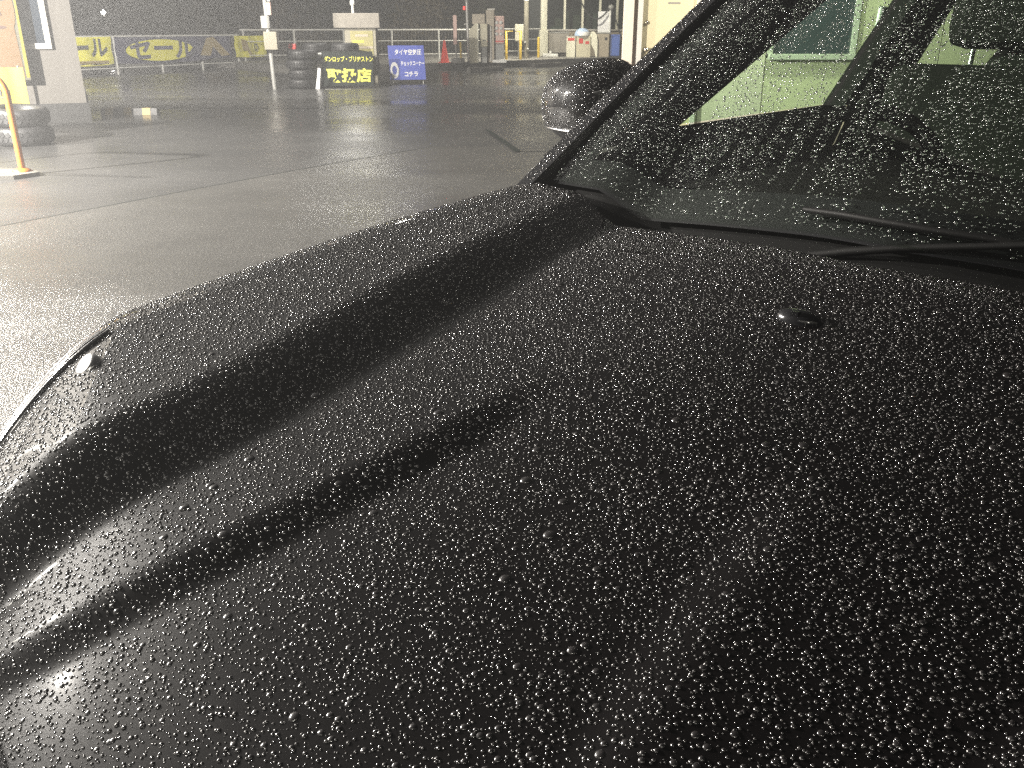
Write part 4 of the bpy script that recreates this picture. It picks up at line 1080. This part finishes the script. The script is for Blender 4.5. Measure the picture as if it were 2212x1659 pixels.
# wall panels: proud sheets with open joints
edges = [2.46, 3.30, 4.45, 5.55, 6.65, 7.75, 8.9, 10.0, 11.2, 12.4, 13.6, 15.0]
for x0, x1 in zip(edges, edges[1:]):
    hasw = (x0 == 3.30 or x0 == 7.75)
    m = MB()
    if hasw:
        m.box(((x0 + x1) / 2, .09, .44), (x1 - x0 - .016, .03, .88)); m.box(((x0 + x1) / 2, .09, 3.05), (x1 - x0 - .016, .03, 1.9))
    else: m.box(((x0 + x1) / 2, .09, 2.0), (x1 - x0 - .016, .03, 4.0))
    m.build('panel', 'wall_pink' if x0 < 3 else 'wall_cream', sh)
for x0, x1 in ((3.30, 4.45), (7.75, 8.9)):
    wn = empty('window'); wn.parent = sh
    cx_ = (x0 + x1) / 2; m = MB(); m.box((cx_, .092, 1.49), (x1 - x0 - .10, .012, 1.12)); m.build('pane', 'pane_dark', wn)
    m = MB()
    for c_, d_ in (((x0 + .04, .06, 1.49), (.06, .07, 1.22)), ((x1 - .04, .06, 1.49), (.06, .07, 1.22)), ((cx_, .06, 2.07), (x1 - x0 - .14, .066, .06))): m.box(c_, d_)
    m.build('frame', 'frame_white', wn)
    m = MB(); m.bbox((cx_, .02, .90), (x1 - x0 - .02, .15, .07), .01); m.build('sill', 'frame_white', wn)
m = MB(); m.box((1.49, .06, 2.0), (.12, .12, 4.0)); m.build('corner_post', 'wall_pink', sh)
m = MB(); m.box((1.578, .085, 2.0), (.05, .06, 4.0)); m.build('joint_strip', 'frame_brown', sh)
dr = empty('door'); dr.parent = sh
m = MB()
for c_, d_ in (((1.635, .05, 1.06), (.06, .10, 2.12)), ((2.385, .05, 1.06), (.06, .10, 2.12)), ((2.01, .05, 2.15), (.81, .10, .06))): m.box(c_, d_)
m.build('frame', 'frame_white', dr)
m = MB(); m.box((2.01, .075, 1.05), (.69, .04, 2.08)); m.build('leaf', 'door_cream', dr)
m = MB(); m.lathe([(0, .07), (.026, .066), (.034, .045), (.026, .03), (.013, .022), (.013, .01), (.036, .008), (.036, 0)], (1.73, .055, .985), 20, Matrix.Rotation(R(90), 3, 'X')); m.build('knob', 'brass', dr)
m = MB(); m.lathe([(0, .022), (.02, .02), (.026, .010), (.028, 0)], (1.725, .055, 1.31), 18, Matrix.Rotation(R(90), 3, 'X')); m.build('lock', 'brass', dr)
for x, z, wd in ((1.98, 1.63, .20), (2.06, 1.54, .15)):
    m = MB(); m.box((x, .053, z), (wd, .003, .022)); m.build('faded_print', 'frame_brown', dr) if False else m.build('faded_print', 'kiosk_slab', dr)
m = MB(); m.box((8.4, 2.6, 4.06), (14.3, 5.5, .12)); m.build('eaves', 'frame_white', sh)
wl = thing('wall_lamp', 'box lamp on a bracket over the cream wall', 'lamp', (3.6, 12.1, 3.45))
m = MB(); m.tube([(0, .0, .1), (0, -.7, .18), (0, -1.4, .06)], .02, 8); m.build('bracket', 'galv', wl)
m = MB(); m.bbox((0, -1.45, .03), (.42, .26, .10), .02); m.build('housing', 'galv', wl)
m = MB(); m.box((0, -1.42, -.026), (.36, .2, .008)); m.build('lens', 'lamp_glass', wl)
area_lamp('wall_lamp_light', DOOR_L, (3.4, 12.3, .9), P_DOOR, .4, (1.0, .95, .80))

# ------------------------------------------------------------------ floodlight mast beside the tyre shop, added fill lamp, canopy behind the photographer
fl = thing('yard_lamp', 'tall steel mast with a rectangular floodlight head', 'lamp', (FLOOD.x - .1, FLOOD.y + .25, 0))
m = MB(); m.tube([(0, 0, 0), (0, 0, 4.4)], [.06, .045], 12); m.build('mast', 'galv', fl)
dirf = (Vector((0.2, 1.2, .6)) - FLOOD).normalized(); rotf = dirf.to_track_quat('-Z', 'Y').to_matrix()
fo = Vector((.1, -.25, FLOOD.z))
m = MB(); m.bbox(tuple(fo - dirf * .10), (.62, .46, .12), .03, rotf); m.build('flood_housing', 'galv', fl)
m = MB(); m.box(tuple(fo - dirf * .030), (.54, .38, .006), rotf); m.build('flood_lens', 'lamp_glass', fl)
m = MB(); m.tube([(0, 0, 4.2), tuple(fo - dirf * .17)], .02, 8); m.build('bracket', 'galv', fl)
gl = thing('bare_yard_lamp', 'short steel mast with a hooded bare yard lamp', 'lamp', (GLOBE.x - .4, GLOBE.y + .1, 0))
m = MB(); m.tube([(0, 0, 0), (0, 0, 3.2), (.05, 0, 3.35), (.2, -.05, 3.42), (.36, -.09, 3.38), (.4, -.1, 3.22)], [.05, .045, .03, .024, .022, .022], 12); m.build('mast', 'galv', gl)
m = MB(); m.lathe([(.022, .24), (.07, .22), (.08, .15), (.06, .15)], (.4, -.1, 3.0), 16); m.build('socket', 'galv', gl)
area_lamp('floodlight_light', FLOOD, (0.2, 1.2, .6), P_FLOOD, .30, (1.0, .945, .86))
globe_lamp('globe_light', GLOBE, P_GLOBE, .09, (1.0, .945, .86))
bl = thing('added_fill_lamp', 'added hooded fill lamp on a bracket by the side wall of the tyre shop', 'lamp', (FILL_L.x - .45, FILL_L.y + .05, 3.5))
m = MB(); m.tube([(0, 0, 0), (.05, 0, .45), (.2, 0, .6), (.40, -.03, .58), (.45, -.05, .44)], .022, 10); m.build('bracket', 'galv', bl)
m = MB(); m.lathe([(.022, .24), (.07, .22), (.08, .15), (.06, .15)], (.45, -.05, .2), 16); m.build('socket', 'galv', bl)
area_lamp('fill_light', FILL_L, (-7.6, 29.0, 0.4), P_FILL, .3, (1.0, .945, .86))  # unseen lamp, added to light the fence banners and the boards
cn = thing('canopy', 'white station canopy on a steel column with tube lamps', 'canopy', (0, -6.0, 0))
m = MB(); m.bbox((0, -1.0, 5.0), (14, 6, .4), .04); m.build('roof', 'white_paint', cn)
for x in (-4.5, 4.5):
    m = MB(); m.tube([(x, -1.5, 0), (x, -1.5, 4.8)], .14, 14); m.build('column', 'white_paint', cn)
m = MB(); m.bbox((CANOPY_L.x, 1.0, 4.74), (1.3, .3, .12), .02); m.build('lamp_housing', 'galv', cn)
m = MB(); m.box((CANOPY_L.x, 1.0, 4.676), (1.2, .22, .008)); m.build('lamp_lens', 'lamp_glass', cn)
area_lamp('canopy_light', (CANOPY_L.x, CANOPY_L.y, 4.64), (CANOPY_L.x + .6, CANOPY_L.y + 6, 0), P_CANOPY, .5, (1.0, .96, .86))

# ------------------------------------------------------------------ far lamps and trees beyond the fence
for lb, x, y, z, r_ in (('bright distant street lamp over the yellow banners', -26.6, 62, 2.2, .14), ('faint distant street lamp beyond the navy banner', -25.4, 66, 2.45, .07)):
    e = thing('street_lamp', lb, 'street lamp', (x, y, 0))
    m = MB(); m.tube([(0, .12, 0), (0, .12, z)], .05, 8); m.build('pole', 'galv', e)
    m = MB(); m.lathe([(0, r_), (r_ * .7, r_ * .7), (r_, 0), (r_ * .7, -r_ * .7), (0, -r_)], (0, 0, z), 14); m.build('globe', 'far_lamp_glass', e)

def tree_meshes(seed, h, leafmat, nl=5200, low=.12):
    rg = np.random.default_rng(seed); rd = random.Random(seed)
    t = MB(); t.tube([(0, 0, 0), (.05, .03, h * .25), (.0, .1, h * .55), (.1, 0, h * .85)], [h * .028, h * .022, h * .014, h * .004], 8)
    cl = []
    for k in range(13):
        a = rd.uniform(0, 6.28); z0 = h * rd.uniform(.16, .7); L = h * rd.uniform(.16, .34); e = (math.cos(a) * L, math.sin(a) * L, z0 + L * rd.uniform(.2, .7))
        t.tube([(0, 0, z0), (e[0] * .5, e[1] * .5, z0 + (e[2] - z0) * .4), e], [h * .011, h * .007, h * .003], 6); cl.append(e)
    for k in range(26):
        a = rd.uniform(0, 6.28); rr = h * .30 * math.sqrt(rd.random()); cl.append((math.cos(a) * rr, math.sin(a) * rr, h * rd.uniform(low, 1.0)))
    cl = np.array(cl); idx = rg.integers(0, len(cl), nl); sd = h * .075
    c = cl[idx] + rg.normal(0, 1, (nl, 3)) * sd * rg.uniform(.5, 1.2, (nl, 1))
    d1 = rg.normal(0, 1, (nl, 3)); d1 /= np.linalg.norm(d1, axis=1)[:, None]; d2 = np.cross(d1, rg.normal(0, 1, (nl, 3))); d2 /= np.linalg.norm(d2, axis=1)[:, None]
    s = rg.uniform(.05, .12, (nl, 1)) * h / 6
    V4 = np.stack([c - d1 * s, c + d2 * s * .55, c + d1 * s, c - d2 * s * .55], 1).reshape(-1, 3)
    lf = MB(); lf.add(V4.tolist(), [(4 * i, 4 * i + 1, 4 * i + 2, 4 * i + 3) for i in range(nl)])
    return t, lf, leafmat
protos = []
TREES = [(-13.5, 41, 1.0, 0), (-9.6, 39.5, .85, 1), (-6.6, 41, 1.1, 0), (-4.2, 39, .75, 1), (-1.4, 43, .95, 0), (-17.5, 45, 1.2, 1), (-22, 43, 1.1, 0), (2.8, 48, 1.0, 1), (-27.5, 48, 1.2, 0), (-3.0, 46, 1.25, 1)]
TL = ['dark bushy tree behind the navy banner', 'brownish bushy tree behind the short yellow banner', 'dark bushy tree behind the box pole', 'low brownish tree behind the kiosk', 'dark tree behind the red cone', 'tall brownish tree beyond the yellow oval banner', 'dark tree beyond the first yellow banner', 'thin tree behind the glazed office', 'dark tree beside the bright distant street lamp', 'tall brownish tree behind the tyre rack']
for (x, y, sc_, kd), lb in zip(TREES, TL):
    if len(protos) <= kd or protos[kd] is None:
        t, lf, lm = tree_meshes(11 + kd, 6.0, ('leaf_a', 'leaf_b')[kd], low=.03)
        e = thing('bushy_tree', lb, 'tree', (0, 0, 0), 0, 'trees beyond the fence'); t.build('trunk', 'bark', e); lf.build('crown', lm, e); protos.append(e)
    else:
        e = copy_tree(protos[kd]); e['label'] = lb
    e.location = (x, y, 0.0); e.rotation_euler.z = x * 1.7; e.scale = (sc_, sc_, sc_)

# ------------------------------------------------------------------ added air volume, scatters lamp light in place of lens glare
hz = MB(); hz.box((-5, 25, 4.0), (120, 110, 10.0))
hz_m = bpy.data.materials.new('glare_volume'); N, L = nodes_of(hz_m)
for n in list(N): N.remove(n)
out = N.new('ShaderNodeOutputMaterial'); pv = N.new('ShaderNodeVolumePrincipled')
pv.inputs['Color'].default_value = (.93, .94, .96, 1); pv.inputs['Density'].default_value = 0.0095; pv.inputs['Anisotropy'].default_value = 0.55
L.new(pv.outputs[0], out.inputs['Volume'])
hz_m.cycles.volume_sampling = 'EQUIANGULAR'
hzo = tag(hz.build('glare_veil', hz_m), kind='stuff')
